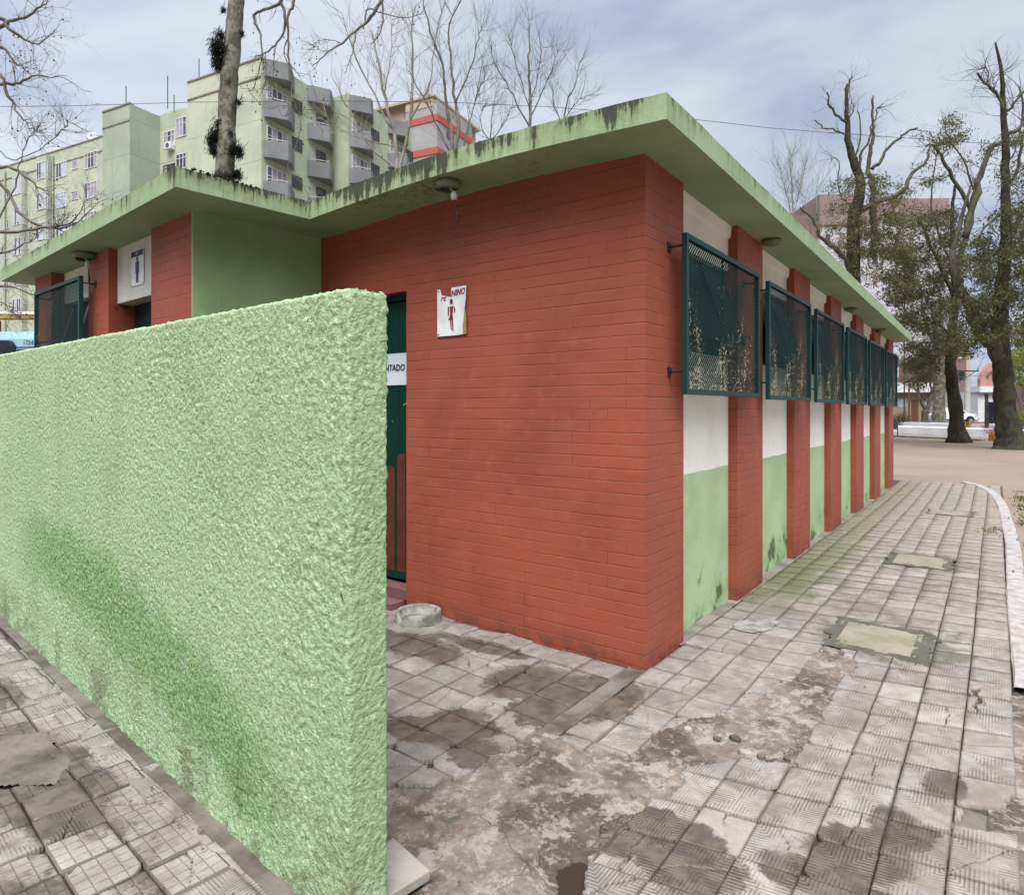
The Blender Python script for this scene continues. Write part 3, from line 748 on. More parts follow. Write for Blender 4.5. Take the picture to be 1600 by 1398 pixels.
def tiles(name, mat, xs, ys, warp, skip, kindf, near=None, thick=0.022, gap=0.0035, seed=1, tone=(0.2, 0.9)):
    rr = np.random.RandomState(seed)
    Vs = []; Fs = []; UV = []; AT = []; nv = 0
    for i in range(len(xs) - 1):
        off = rr.uniform(-0.008, 0.008)
        for j in range(len(ys) - 1):
            x0, x1 = xs[i] + gap * rr.uniform(0.4, 1.3), xs[i + 1] - gap * rr.uniform(0.4, 1.3)
            y0, y1 = ys[j] + gap * rr.uniform(0.4, 1.3) + off, ys[j + 1] - gap * rr.uniform(0.4, 1.3) + off
            c0 = warp((x0 + x1) / 2, (y0 + y1) / 2)
            d = math.hypot(c0[0] - CAM[0], c0[1] - CAM[1])
            n = 10 if d < 3.6 else (6 if d < 6 else 3)
            a = np.linspace(0, 1, n + 1)
            U, Vv = np.meshgrid(a, a)
            PX, PY = warp(x0 + (x1 - x0) * U, y0 + (y1 - y0) * Vv)
            cxm = (PX[:-1, :-1] + PX[1:, 1:]) / 2; cym = (PY[:-1, :-1] + PY[1:, 1:]) / 2
            jx = 0.045 * pn(cxm * 11, cym * 11, 3.1); jy = 0.045 * pn(cxm * 11, cym * 11, 9.1)
            keep = np.ones(cxm.shape, bool)
            for poly in skip:
                keep &= ~inpoly(cxm + jx, cym + jy, poly)
            # chipped corners and edges
            Um = (U[:-1, :-1] + U[1:, 1:]) / 2; Vm = (Vv[:-1, :-1] + Vv[1:, 1:]) / 2
            cor = np.minimum(Um, 1 - Um) + np.minimum(Vm, 1 - Vm)
            if n >= 6:
                keep &= ~((cor < rr.choice([0.0, 0.12, 0.2, 0.34], p=[.58, .18, .14, .10])) & (pn(cxm * 9, cym * 9, 6.0) > 0.02))
            if not keep.any(): continue
            if (not keep.all()) and n >= 6:
                n2 = 30 if d < 3.6 else 18
                a = np.linspace(0, 1, n2 + 1); U, Vv = np.meshgrid(a, a)
                PX, PY = warp(x0 + (x1 - x0) * U, y0 + (y1 - y0) * Vv)
                cxm = (PX[:-1, :-1] + PX[1:, 1:]) / 2; cym = (PY[:-1, :-1] + PY[1:, 1:]) / 2
                jx = 0.05 * pn(cxm * 11, cym * 11, 3.1) + 0.012 * pn(cxm * 50, cym * 50, 3.1); jy = 0.05 * pn(cxm * 11, cym * 11, 9.1)
                k2 = np.ones(cxm.shape, bool)
                for poly in skip: k2 &= ~inpoly(cxm + jx, cym + jy, poly)
                ii = np.minimum((np.arange(n2) + .5) / n2 * n, n - 1).astype(int)
                Um = (U[:-1, :-1] + U[1:, 1:]) / 2; Vm = (Vv[:-1, :-1] + Vv[1:, 1:]) / 2
                cor = np.minimum(Um, 1 - Um) + np.minimum(Vm, 1 - Vm)
                k2 &= ~((cor < rr.choice([0.0, 0.12, 0.22])) & (pn(cxm * 14, cym * 14, 6.0) > 0.0))
                keep = k2; n = n2
                if not keep.any(): continue
            kt = 1.0 if tone[0] < .15 and name == 'sidewalk' else 1.5
            tilt = rr.uniform(-0.004, 0.004, 2) * kt; dz = rr.uniform(-0.004, 0.003)
            split = 0.0
            if d < 4.6 and n >= 6 and rr.rand() < 0.32:      # cracked across: one piece sits lower
                if n < 20:
                    n = 26; a = np.linspace(0, 1, n + 1); U, Vv = np.meshgrid(a, a)
                    PX, PY = warp(x0 + (x1 - x0) * U, y0 + (y1 - y0) * Vv); keep = np.ones((n, n), bool)
                an = rr.uniform(0, math.pi); q0 = rr.uniform(.3, .7)
                f0 = (U - q0) * math.cos(an) + (Vv - .5) * math.sin(an) + 0.16 * pn(PX * 13, PY * 13, 2.2)
                split = np.where(f0 > 0, rr.uniform(-.007, .004), 0.0) + (f0 > 0) * (U - .5) * rr.uniform(-.01, .01)
                fm = (f0[:-1, :-1] + f0[1:, 1:]) / 2
                keep = keep & ~(np.abs(fm) < 0.5 / n)
            PZ = split + dz + tilt[0] * (U - .5) + tilt[1] * (Vv - .5) + 0.006 * pn(PX * 0.9, PY * 0.9, 2.0)
            col = (rr.uniform(*tone), rr.uniform(0, 1), kindf(c0[0], c0[1], rr), 1.0)
            m = n + 1
            top = np.stack([PX, PY, PZ], -1).reshape(-1, 3)
            bot = top.copy(); bot[:, 2] -= thick
            Vs.append(top); Vs.append(bot)
            uvt = np.stack([U, Vv], -1).reshape(-1, 2)
            AT.append(np.tile(col, (2 * m * m, 1)))
            fs = []
            K = np.zeros((n + 2, n + 2), bool); K[1:-1, 1:-1] = keep
            for q in range(n):
                for p in range(n):
                    if not keep[q, p]: continue
                    a0 = q * m + p; b0 = a0 + 1; c1 = a0 + m + 1; d1 = a0 + m; o = m * m
                    fs.append((a0, b0, c1, d1))
                    if not K[q, p + 1]: fs.append((a0, a0 + o, b0 + o, b0))
                    if not K[q + 2, p + 1]: fs.append((c1, c1 + o, d1 + o, d1))
                    if not K[q + 1, p]: fs.append((d1, d1 + o, a0 + o, a0))
                    if not K[q + 1, p + 2]: fs.append((b0, b0 + o, c1 + o, c1))
            fs = np.array(fs)
            uv2 = np.vstack([uvt, uvt])
            UV.append(uv2[fs].reshape(-1, 2))
            Fs.append(fs + nv); nv += 2 * m * m
    o = raw_mesh(name, np.vstack(Vs), np.vstack(Fs), mat, smooth=False, attr=np.vstack(AT), uv=np.vstack(UV))
    return tag(o, kind='structure')
def warpR(x, y):
    fade = np.clip(1 - (y - 0.6) / 3.4, 0, 1)
    return x + 0.004 * np.sin(y * 0.9) , y + 0.19 * np.maximum(0, x - 0.45) * fade
def kindR(x, y, rr):
    return 0.5 if rr.rand() < 0.86 else 0.1
skipR = [BROKEN, HOLE2] + CHIPS
for (mx, my, hx, hy_, mg) in MANQ:
    skipR.append([(mx - hx - mg * .5, my - hy_ - mg * .5), (mx + hx + mg * .5, my - hy_ - mg * .6), (mx + hx + mg * .6, my + hy_ + mg * .3), (mx - hx - mg * .3, my + hy_ + mg * .3)])
xsR = [-0.14, 0.014, 0.17, 0.36, 0.55, 0.74, 0.93, 1.12, 1.31, 1.50, 1.69]
ysR = list(np.arange(-4.65, 12.7, 0.235))
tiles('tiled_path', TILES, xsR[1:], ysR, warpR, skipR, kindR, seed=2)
# narrow course along the side wall, and the tiles in front of the women's door
xsP = [-0.092 - 0.226 * k for k in range(15)][::-1]
ysP = [-0.026 - 0.207 * k for k in range(12)][::-1]
tiles('entrance_paving', TILES, xsP, ysP, lambda x, y: (x + 0.01 * np.sin(y * 3), y - 0.02 * (x + 0.5)), skipR, kindR, seed=8, tone=(0.1, 0.8))
# the sidewalk on the street side of the roughcast wall
ROB = np.array([-0.116, -2.249]); wd = np.array([-4.087, 0.345]); wd /= np.hypot(*wd); wnr = np.array([wd[1], -wd[0]]) ; wnr = wnr if wnr[1] < 0 else -wnr
def warpL(s, t):
    return ROB[0] + wd[0] * s + wnr[0] * t, ROB[1] + wd[1] * s + wnr[1] * t
patchL = [tuple(gnd(*p)[:2]) for p in ((-40, 1150), (70, 1140), (112, 1190), (90, 1225), (-60, 1228))]
def kindL(x, y, rr):
    q = rr.rand(); return 0.9 if q < 0.76 else (0.5 if q < 0.88 else 0.1)
tiles('sidewalk', SIDETILES, list(np.arange(-0.3, 7.5, 0.19)), list(np.arange(0.075, 2.5, 0.19)), warpL, [patchL], kindL, seed=4, tone=(0.1, 0.8))
# beds under all of it
bed = MB()
bed.add([(-3.5, -2.4, -0.0245), (1.72, -2.4, -0.0245), (1.72, 12.62, -0.0245), (-3.5, 12.62, -0.0245)], [(0, 1, 2, 3)])
bed.add([(0.05, -5, -0.0250), (1.72, -5, -0.0250), (1.72, -2.4, -0.0250), (0.05, -2.4, -0.0250)], [(0, 1, 2, 3)])
q4 = [(*warpL(s, t), -0.0235) for s, t in ((-0.4, -0.3), (7.6, -0.3), (7.6, 2.8), (-0.4, 2.8))]
bed.add(q4, [(3, 2, 1, 0)])
tag(bed.build('mortar_bed', MORTAR), kind='structure')
bx = [p[0] for p in BROKEN]; by = [p[1] for p in BROKEN]
holeA = [tuple(gnd(*p)[:2]) for p in ((872, 1352), (905, 1335), (938, 1350), (948, 1392), (930, 1470), (880, 1470))]
def zsc(x, y):
    z = -0.012 + 0.013 * pn(x * 3.1, y * 3.1, 0.3) + 0.010 * np.abs(pn(x * 8, y * 8, 5.0)) + 0.006 * pn(x * 23, y * 23, 7.0) + 0.003 * pn(x * 60, y * 60, 2.0)
    # loose plates of old screed stand a little proud with sharp edges
    z += 0.009 * (np.floor(3 * (pn(x * 2.3 + 4, y * 2.3, 9.0) + 0.5 + 0.12 * pn(x * 12, y * 12, 1.0))) / 2 - 0.5)
    z -= 0.05 * inpoly(x + 0.02 * pn(x * 9, y * 9, 2), y, holeA)
    return z
grid_sheet('broken_screed', min(bx) - .1, max(bx) + .1, min(by) - .1, max(by) + .1, 0.011, zsc, SCREED,
           mask=lambda x, y: inpoly(x, y, [(BROKEN[i][0], BROKEN[i][1]) for i in range(len(BROKEN))]) | inpoly(x + 0.05, y, BROKEN) | inpoly(x - 0.05, y, BROKEN) | inpoly(x, y + 0.05, BROKEN) | inpoly(x, y - 0.05, BROKEN))
grid_sheet('gutter_strip', -0.10, 0.008, -1.25, -0.005, 0.012, lambda x, y: -0.010 - 0.004 * np.cos((x + 0.05) * 40) + 0.007 * pn(x * 9, y * 9, 3.3) + 0.003 * pn(x * 40, y * 40, 3.3), MUD)
grid_sheet('wall_side_strip', -0.09, 0.016, 0.50, 11.3, 0.015, lambda x, y: -0.004 + 0.005 * pn(x * 9, y * 9, 3.3) + 0.004 * pn(x * 30, y * 30, 3.3), CEMENT)
grid_sheet('cement_patch', -2.9, -1.3, -3.2, -2.1, 0.02, lambda x, y: -0.004 + 0.005 * pn(x * 5, y * 5, 8.0), MUD, mask=lambda x, y: inpoly(x + 0.03 * pn(x * 7, y * 7, 1), y, patchL))
# cement fillet along the foot of the roughcast wall
nf = 500
S = np.linspace(-0.05, 7.3, nf); Tt = np.linspace(-0.03, 0.062, 7)
SS, TT = np.meshgrid(S, Tt)
ed = TT + 0.012 * pn(SS * 5, TT * 0 + 2, 1.0) * (TT > 0.03)
PX, PY = warpL(SS, ed)
PZ = 0.007 - 0.003 * (TT / 0.115) ** 2 + 0.004 * pn(PX * 14, PY * 14, 2.0)
i = np.arange(6)[:, None] * nf + np.arange(nf - 1)[None]
tag(raw_mesh('wall_foot_fillet', np.stack([PX, PY, PZ], -1).reshape(-1, 3), np.stack([i, i + nf, i + nf + 1, i + 1], -1).reshape(-1, 4), MUD), kind='structure')
# standing water in the two holes
wv = MB(); c_ = np.mean(holeA, 0)
wv.add([(c_[0] + (p[0] - c_[0]) * 1.15, c_[1] + (p[1] - c_[1]) * 1.15, -0.0215) for p in holeA], [tuple(range(6))[::-1]])
tag(wv.build('puddle', WATER), kind='structure')
grid_sheet('mud', 1.30, 1.9, -1.0, -0.45, 0.02, lambda x, y: -0.019 + 0.010 * pn(x * 7, y * 7, 3.0) + 0.004 * pn(x * 30, y * 30, 3.0), MUD)
ps_ = [tuple(gnd(*p)[:2]) for p in ((1150, 972), (1185, 966), (1220, 972), (1205, 984), (1180, 990), (1145, 984))]
grid_sheet('plaster_smear', min(p[0] for p in ps_) - .05, max(p[0] for p in ps_) + .05, min(p[1] for p in ps_) - .05, max(p[1] for p in ps_) + .05, 0.008, lambda x, y: 0.006 + 0.002 * pn(x * 20, y * 20, 1.0), BASIN, mask=lambda x, y: inpoly(x + .03 * pn(x * 14, y * 14, 1.0), y + .03 * pn(x * 14, y * 14, 7.0), ps_))
grid_sheet('verge', 1.60, 2.6, -2.8, 0.9, 0.03, lambda x, y: -0.020 + 0.02 * pn(x * 4, y * 4, 3.0) + 0.01 * pn(x * 14, y * 14, 3.0), SCREED)
# kerb: whitewashed edging that bends away at the far end
kp = [(1.765, 0.95), (1.75, 2.7), (1.77, 5.6), (1.72, 8.4), (1.69, 9.4), (1.62, 10.5), (1.50, 11.5), (1.32, 12.3), (1.1, 12.75)]
kb = MB(); prevs = []
pts = []
for a_, b_ in zip(kp[:-1], kp[1:]):
    nseg = max(2, int(math.hypot(b_[0] - a_[0], b_[1] - a_[1]) / 0.16))
    for k in range(nseg): pts.append((a_[0] + (b_[0] - a_[0]) * k / nseg, a_[1] + (b_[1] - a_[1]) * k / nseg))
pts.append(kp[-1])
prof = [(-0.066, -0.05), (-0.064, 0.006), (-0.055, 0.013), (0.055, 0.014), (0.066, 0.004), (0.070, -0.07)]
vs = []
for k, p in enumerate(pts):
    a_, b_ = pts[max(0, k - 1)], pts[min(len(pts) - 1, k + 1)]
    dx, dy = b_[0] - a_[0], b_[1] - a_[1]; l_ = math.hypot(dx, dy); nx_, ny_ = dy / l_, -dx / l_
    for (o_, z_) in prof:
        jj = rnd.uniform(-0.003, 0.003)
        vs.append((p[0] + nx_ * (o_ + jj), p[1] + ny_ * (o_ + jj), z_ + rnd.uniform(-0.004, 0.003)))
m_ = len(prof)
kb.add(vs, [(k * m_ + q, k * m_ + q + 1, (k + 1) * m_ + q + 1, (k + 1) * m_ + q) for k in range(len(pts) - 1) for q in range(m_ - 1)])
tag(kb.build('kerb', KERB), kind='structure')

# inspection covers: a slab in a ragged cement collar
ml = ['large mossy concrete cover set in dark cement, nearest in the tiled path', 'middle concrete cover with dark cement smeared beside it in the path', 'farthest and smallest concrete cover, near the far end of the path']
for k, (mx, my, hx, hy_, mg) in enumerate(MANQ):
    t_ = thing('inspection_cover', ml[k], 'manhole cover', (mx, my, 0), group='concrete covers set in the tiled path')
    s_ = MB(); n_ = 28
    s_.hexa([(mx - hx, my - hy_, -0.02), (mx + hx, my - hy_ * 1.02, -0.02), (mx + hx * 1.02, my + hy_, -0.02), (mx - hx * .98, my + hy_, -0.02)],
            [(mx - hx, my - hy_, 0.004), (mx + hx, my - hy_ * 1.02, 0.002), (mx + hx * 1.02, my + hy_, 0.004), (mx - hx * .98, my + hy_, 0.006)])
    s_.build('slab', LID, t_, bevel=0.004)
    nx = 60; x0, x1, y0, y1 = mx - hx - 0.16, mx + hx + 0.18, my - hy_ - 0.17, my + hy_ + 0.13
    nx = 110; X, Y = np.meshgrid(np.linspace(x0, x1, nx), np.linspace(y0, y1, nx))
    Z = 0.0035 + 0.006 * pn(X * 9, Y * 9, k) + 0.004 * pn(X * 30, Y * 30, k)
    V = np.stack([X, Y, Z], -1).reshape(-1, 3); i = np.arange(nx - 1)[:, None] * nx + np.arange(nx - 1)[None]
    Fq = np.stack([i, i + 1, i + nx + 1, i + nx], -1).reshape(-1, 4); cc = V[Fq].mean(1)
    dd = np.maximum(np.abs(cc[:, 0] - mx) - hx, np.abs(cc[:, 1] - my) - hy_)
    lim = mg * .55 + 0.02 + 0.09 * pn(cc[:, 0] * 7, cc[:, 1] * 7, 4.0 + k) + 0.05 * pn(cc[:, 0] * 22, cc[:, 1] * 22, 4.0)
    Fq = Fq[(dd > -0.03) & (dd < lim)]
    raw_mesh('cement_collar', V, Fq, CEMENTD, t_)

# ------------------------------------------------------------------ the roughcast screen wall
zA, sA = hit(545, ROB, wd); hA = hz_at(zA, 449)
zB, sB = hit(0, ROB, wd); hB = hz_at(zB, 554)
s_end = sA
Tk = 0.138
def topz(s): return hA + (hB - hA) * (s - sA) / (sB - sA)
Rr = 0.012
ss = [s_end + Rr]
while ss[-1] < 7.4: ss.append(ss[-1] + 0.0046 * (1 + 0.45 * max(0, ss[-1] - s_end)))
ss = np.array(ss)
loop = [(s, 0.0, 0.0, 1.0) for s in ss[::-1]]       # s, t, ns, nt  (t outward = street side)
for k in range(1, 6):
    a_ = math.pi / 2 * k / 6; loop.append((s_end + Rr - Rr * math.sin(a_), -Rr + Rr * math.cos(a_), -math.sin(a_), math.cos(a_)))
ne = 30
for k in range(ne + 1): loop.append((s_end, -Rr - (Tk - 2 * Rr) * k / ne, -1.0, 0.0))
loop += [(s, -Tk - t, ns, -nt) for (s, t, ns, nt) in [(l[0], l[1], l[2], l[3]) for l in loop[:len(ss) + 5]][::-1]]
loop = np.array(loop); N = len(loop)
hs = [0.0]
while hs[-1] < 1.0: hs.append(hs[-1] + 0.0042)
hs = np.array(hs); hs /= hs[-1]; NZ = len(hs)
Sg = loop[:, 0][None].repeat(NZ, 0); Tg = loop[:, 1][None].repeat(NZ, 0); NS = loop[:, 2][None].repeat(NZ, 0); NTt = loop[:, 3][None].repeat(NZ, 0)
HT = topz(Sg) + 0.004 * pn(Sg * 3, Sg * 0, 5.0)
Zg = -0.03 + (HT + 0.03) * hs[:, None]
rt = 0.010
dzt = np.clip(Zg - (HT - rt), 0, rt)
inw = rt - np.sqrt(np.maximum(rt * rt - dzt * dzt, 0))
def lumps(X, Y, Z):
    a = pn(X * 44, Y * 44, Z * 44); b = pn(X * 27 + 9, Y * 27, Z * 27); c = pn(X * 95, Y * 95, Z * 95 + 5)
    w = 0.5 + 0.5 * np.clip(pn(X * 1.7, Y * 1.7, Z * 1.7) * 2.2, -1, 1)
    e = pn(X * 70 + 3, Y * 70, Z * 70)
    d = 0.0072 * np.maximum(a, -0.20) + 0.0028 * np.maximum(b, -0.2) + 0.0050 * c - 0.016 * np.clip(-e - 0.20, 0, 1)
    return d * (0.75 + 0.5 * w)
PXg, PYg = warpL(Sg - NS * inw, Tg - NTt * inw)
d_ = lumps(PXg, PYg, Zg) + 0.004 * pn(PXg * 1.4, PYg * 1.4, Zg * 1.4)
fe = np.where(NS < -0.5, 0.45, 1.0) * (0.55 + 0.75 * np.clip(0.5 + 1.6 * pn(PXg * 2.6, PYg * 2.6, Zg * 2.6 + 7), 0, 1)); d_ = d_ * fe
# the foot swells unevenly where mortar splashed
d_ += 0.012 * np.clip(1 - Zg / 0.10, 0, 1) * (0.6 + pn(PXg * 9, PYg * 9, Zg * 4))
# rounder lower near corner
NX = NS * wd[0] + NTt * wnr[0]; NY = NS * wd[1] + NTt * wnr[1]
PXg = PXg + NX * d_; PYg = PYg + NY * d_
V = [np.stack([PXg, PYg, Zg], -1).reshape(-1, 3)]
i = np.arange(NZ - 1)[:, None] * N + np.arange(N - 1)[None]
Fq = [np.stack([i, i + N, i + N + 1, i + 1], -1).reshape(-1, 4)]
# cap
half = N // 2; ntop = (NZ - 1) * N; M_ = 20
capV = []; 
last = V[0][ntop:]
A_ = last[:half]; B_ = last[::-1][:half]
for k in range(1, M_):
    f = k / M_; P = A_ * (1 - f) + B_ * f
    P[:, 2] += lumps(P[:, 0], P[:, 1], P[:, 2]) * 1.0 + 0.002
    capV.append(P)
base = NZ * N
V += capV
rows = [np.arange(ntop, ntop + half)] + [base + k * half + np.arange(half) for k in range(M_ - 1)] + [ntop + N - 1 - np.arange(half)]
for k in range(M_):
    a0, b0 = rows[k], rows[k + 1]
    Fq.append(np.stack([a0[:-1], b0[:-1], b0[1:], a0[1:]], -1))
V = np.vstack(V); Fq = np.vstack(Fq)
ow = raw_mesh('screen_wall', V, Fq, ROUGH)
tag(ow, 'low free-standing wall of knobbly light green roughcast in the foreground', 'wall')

# loose tile leaning at the wall's foot
lt = MB()
P4 = [gnd(596, 1330), gnd(612, 1308), gnd(672, 1362), gnd(600, 1404)]
pA, pB, pC, pD = gnd(560, 1358, .03), gnd(614, 1307, .03), gnd(672, 1359, .035), gnd(603, 1402, .04)
lt.hexa([(p.x, p.y, p.z - 0.032) for p in (pD, pC, pB, pA)], [tuple(p) for p in (pD, pC, pB, pA)])
tag(lt.build('loose_tile', PALET, bevel=0.003), 'pale loose paving tile tilted against the foot of the roughcast wall end', 'paving tile')

# concrete ring by the door
bc = gnd(654, 973); bc.z = 0
bs = thing('concrete_ring', 'low round concrete ring with a broken lip by the doorstep', 'planter ring', (bc.x, bc.y, 0))
nr = 72; V = []; Fq = []
prof = [(0.168, -0.02), (0.163, 0.03), (0.158, 0.075), (0.155, 0.088), (0.149, 0.094), (0.132, 0.092), (0.127, 0.084), (0.126, 0.03), (0.12, 0.028)]
for k in range(nr):
    a_ = 2 * math.pi * k / nr
    brk = math.exp(-((((a_ - math.radians(262)) + math.pi) % (2 * math.pi) - math.pi) / 0.30) ** 2)
    for r_, z_ in prof:
        zz_ = z_ - (0.050 * brk * min(1, z_ / 0.09) if z_ > 0.03 else 0)
        r2 = r_ + 0.004 * float(pn(a_ * 3, z_ * 30, 1.0)) + 0.002 * float(pn(a_ * 12, z_ * 60, 3.0))
        V.append((bc.x + r2 * math.cos(a_), bc.y + r2 * math.sin(a_) , zz_ + 0.003 * float(pn(a_ * 9, r_ * 30, 2.0))))
m_ = len(prof)
for k in range(nr):
    for q in range(m_ - 1): Fq.append((k * m_ + q, ((k + 1) % nr) * m_ + q, ((k + 1) % nr) * m_ + q + 1, k * m_ + q + 1))
raw_mesh('ring', V, Fq, BASIN, bs)
fb = MB(); fb.lathe([(0.0, 0.034), (0.05, 0.033), (0.10, 0.027), (0.128, 0.030)], bc, 28); fb.build('fill', CEMENT, bs, smooth=True)
ft = MB(); ft.lathe([(0.25, -0.012), (0.205, 0.004), (0.175, 0.010), (0.162, 0.020)], bc, 40)
o_ = ft.build('mortar_skirt', CEMENT, bs, smooth=True)
for v_ in o_.data.vertices:
    r_ = 0.03 * float(pn(v_.co.x * 9, v_.co.y * 9, 0.5)); v_.co.x += (v_.co.x - bc.x) * r_ * 4; v_.co.y += (v_.co.y - bc.y) * r_ * 4
# ------------------------------------------------------------------ the restroom building
RB = thing('public_restroom', 'low flat-roofed public restroom of red painted brick with green roof edge', 'building', (0, 0, 0))
def zs(x, y):
    x = np.asarray(x, float); y = np.asarray(y, float)
    bow = 0.052 * np.sin(np.pi * np.clip((x + 2.62) / 2.92, 0, 1)) * np.clip(1 - y / 2.0, 0, 1)
    return 2.956 - 0.0128 * np.maximum(0, y) + bow - 0.012 * np.clip((-x - 2.6) / 4, 0, 1)
def zt(x, y): return float(zs(x, y)) + 0.05
bw = MB()
def wbox(mb, x0, x1, y0, y1, z0=0.0, z1=None, nx=1):
    """wall block whose head follows the ceiling"""
    for k in range(nx):
        a_, b_ = x0 + (x1 - x0) * k / nx, x0 + (x1 - x0) * (k + 1) / nx
        lo = [(a_, y0, z0 - 0.03), (b_, y0, z0 - 0.03), (b_, y1, z0 - 0.03), (a_, y1, z0 - 0.03)]
        hi = [(p[0], p[1], zt(p[0], p[1]) if z1 is None else z1) for p in lo]
        mb.hexa(lo, hi)
DX0, DX1, DTOP = -2.80, -1.959, 2.395
wbox(bw, DX1, 0.0, 0.0, 0.20)
wbox(bw, -0.2, 0.0, 0.20, 0.573)
wbox(bw, -3.0, DX0, 0.0, 0.20)
bw.hexa([(DX0, 0, DTOP), (DX1, 0, DTOP), (DX1, .2, DTOP), (DX0, .2, DTOP)], [(DX0, 0, zt(DX0, 0)), (DX1, 0, zt(DX1, 0)), (DX1, .2, zt(DX1, .2)), (DX0, .2, zt(DX0, .2))])
bw.build('brick_wall', BRICK, RB)
for k in range(6):
    y0 = 1.672 + 1.785 * k
    pb = MB(); wbox(pb, -0.20, 0.0 if k < 5 else -0.002, y0, y0 + 0.68)
    pb.build('pillar', BRICK, RB, bevel=0.004)
WZ0, WZ1 = 1.90, 2.585
for k in range(6):
    y0 = (0.573 if k == 0 else 1.672 + 1.785 * (k - 1) + 0.68); y1 = 1.672 + 1.785 * k
    pb = MB()
    wbox(pb, -0.20, -0.075, y0, y1, 0.0, WZ0)
    wbox(pb, -0.20, -0.075, y0, y1, WZ1 + 0.03)
    # small plaster cove under the ceiling
    pb.hexa([(-0.075, y0, zt(0, y0) - .15), (-0.052, y0, zt(0, y0) - .13), (-0.052, y1, zt(0, y1) - .13), (-0.075, y1, zt(0, y1) - .15)],
            [(-0.075, y0, zt(0, y0)), (-0.045, y0, zt(0, y0)), (-0.045, y1, zt(0, y1)), (-0.075, y1, zt(0, y1))])
    pb.build('bay_panel', PANEL, RB)
# rear and far walls close the volume
cb = MB(); wbox(cb, -7.2, -0.2, 11.05, 11.25); wbox(cb, -7.05, -6.85, -0.6, 11.05)
cb.build('rear_wall', WALLG, RB)

# roof slab with its own slight sag, weathered edge
def roof():
    V = []; F_ = []
    TH = 0.135
    def patch(fn, nu, nv, edges):
        U, Vv = np.meshgrid(np.linspace(0, 1, nu + 1), np.linspace(0, 1, nv + 1))
        X, Y = fn(U, Vv)
        Zb = zs(X, Y)
        X2, Y2 = X, Y
        Zt = Zb + TH + 0.005 * pn(X * 4, Y * 4, 3.0) + 0.003 * pn(X * 17, Y * 17, 5.0)
        b0 = len(V); n = (nu + 1) * (nv + 1)
        V.extend(map(tuple, np.stack([X, Y, Zb], -1).reshape(-1, 3))); V.extend(map(tuple, np.stack([X, Y, Zt], -1).reshape(-1, 3)))
        w = nu + 1
        for q in range(nv):
            for p in range(nu):
                a = b0 + q * w + p
                F_.append((a, a + w, a + w + 1, a + 1)); F_.append((a + n, a + n + 1, a + n + w + 1, a + n + w))
        def side(idx):
            for a, c in zip(idx[:-1], idx[1:]): F_.append((b0 + a, b0 + c, b0 + c + n, b0 + a + n))
        if 'f' in edges: side([p for p in range(w)])
        if 'b' in edges: side([nv * w + p for p in range(w)][::-1])
        if 'r' in edges: side([q * w + nu for q in range(nv + 1)])
        if 'l' in edges: side([q * w for q in range(nv + 1)][::-1])
    XI, YI = -2.60, -0.40
    def fA(u, v):      # main: front edge at -0.385
        x = XI + (0.298 - XI) * u; y = YI + (11.36 + 0.385) * v
        return x, y + 0.015 * u * (1 - v)
    patch(fA, 70, 170, 'frb')
    def fB(u, v):      # wing behind the inner corner line
        xl = -7.40; x = xl + (XI - xl) * u
        return x, YI + (11.36 - YI) * v
    patch(fB, 60, 40, 'lb')
    def fC(u, v):      # wing's projecting front
        xr = -2.68 + (XI + 2.68) * v; x = -7.40 + (xr + 7.40) * u
        yf = -1.045 + (-1.375 + 1.045) * u
        return x, yf + (YI - yf) * v
    patch(fC, 90, 20, 'flr')
    m = MB(); m.add(V, F_)
    return m.build('roof_slab', FASCIA, RB)
roof()
# moss and grime tufts growing on the roof's front edge
mb = MB()
for k in range(230):
    u = rnd.random() ** 1.0
    if rnd.random() < 0.62:
        x = -2.6 + 1.75 * rnd.random(); y = -0.395 + rnd.random() * 0.06
    else:
        f = rnd.random(); x = -2.66 + 0.03 * rnd.random(); y = -1.3 + 0.85 * f
    z = float(zs(x, y)) + 0.135; s_ = rnd.uniform(0.004, 0.011)
    mb.ball((x, y, z), s_, 5, 3, rnd.uniform(.5, 1.2))
tag(mb.build('moss_crust', EPI, RB), kind='stuff')

# door of the women's side
dr = MB()
for k in range(5):
    x0 = DX0 + 0.045 + k * 0.152
    dr.box(x0, x0 + 0.149, 0.110, 0.145, 0.16, DTOP - 0.05)
do = dr.build('door', DOORG, RB, bevel=0.003)
lm = MB(); lm.box(-2.035, -1.998, 0.098, 0.109, 1.52, 1.58); lm.tube([(-2.015, .10, 1.55), (-2.015, .07, 1.55), (-2.06, .07, 1.53)], .007, 6); lm.build('latch', RUSTY, do)
fr = MB(); fr.box(DX1 - 0.035, DX1, 0.085, 0.16, 0.05, DTOP); fr.box(DX0, DX0 + 0.04, 0.085, 0.16, 0.05, DTOP); fr.box(DX0 + .04, DX1 - .035, 0.085, 0.16, DTOP - 0.045, DTOP)
fr.build('door_frame', DOORG, RB)
pp = MB()
def blob(pts, y): return [(p[0], y, p[1]) for p in pts]
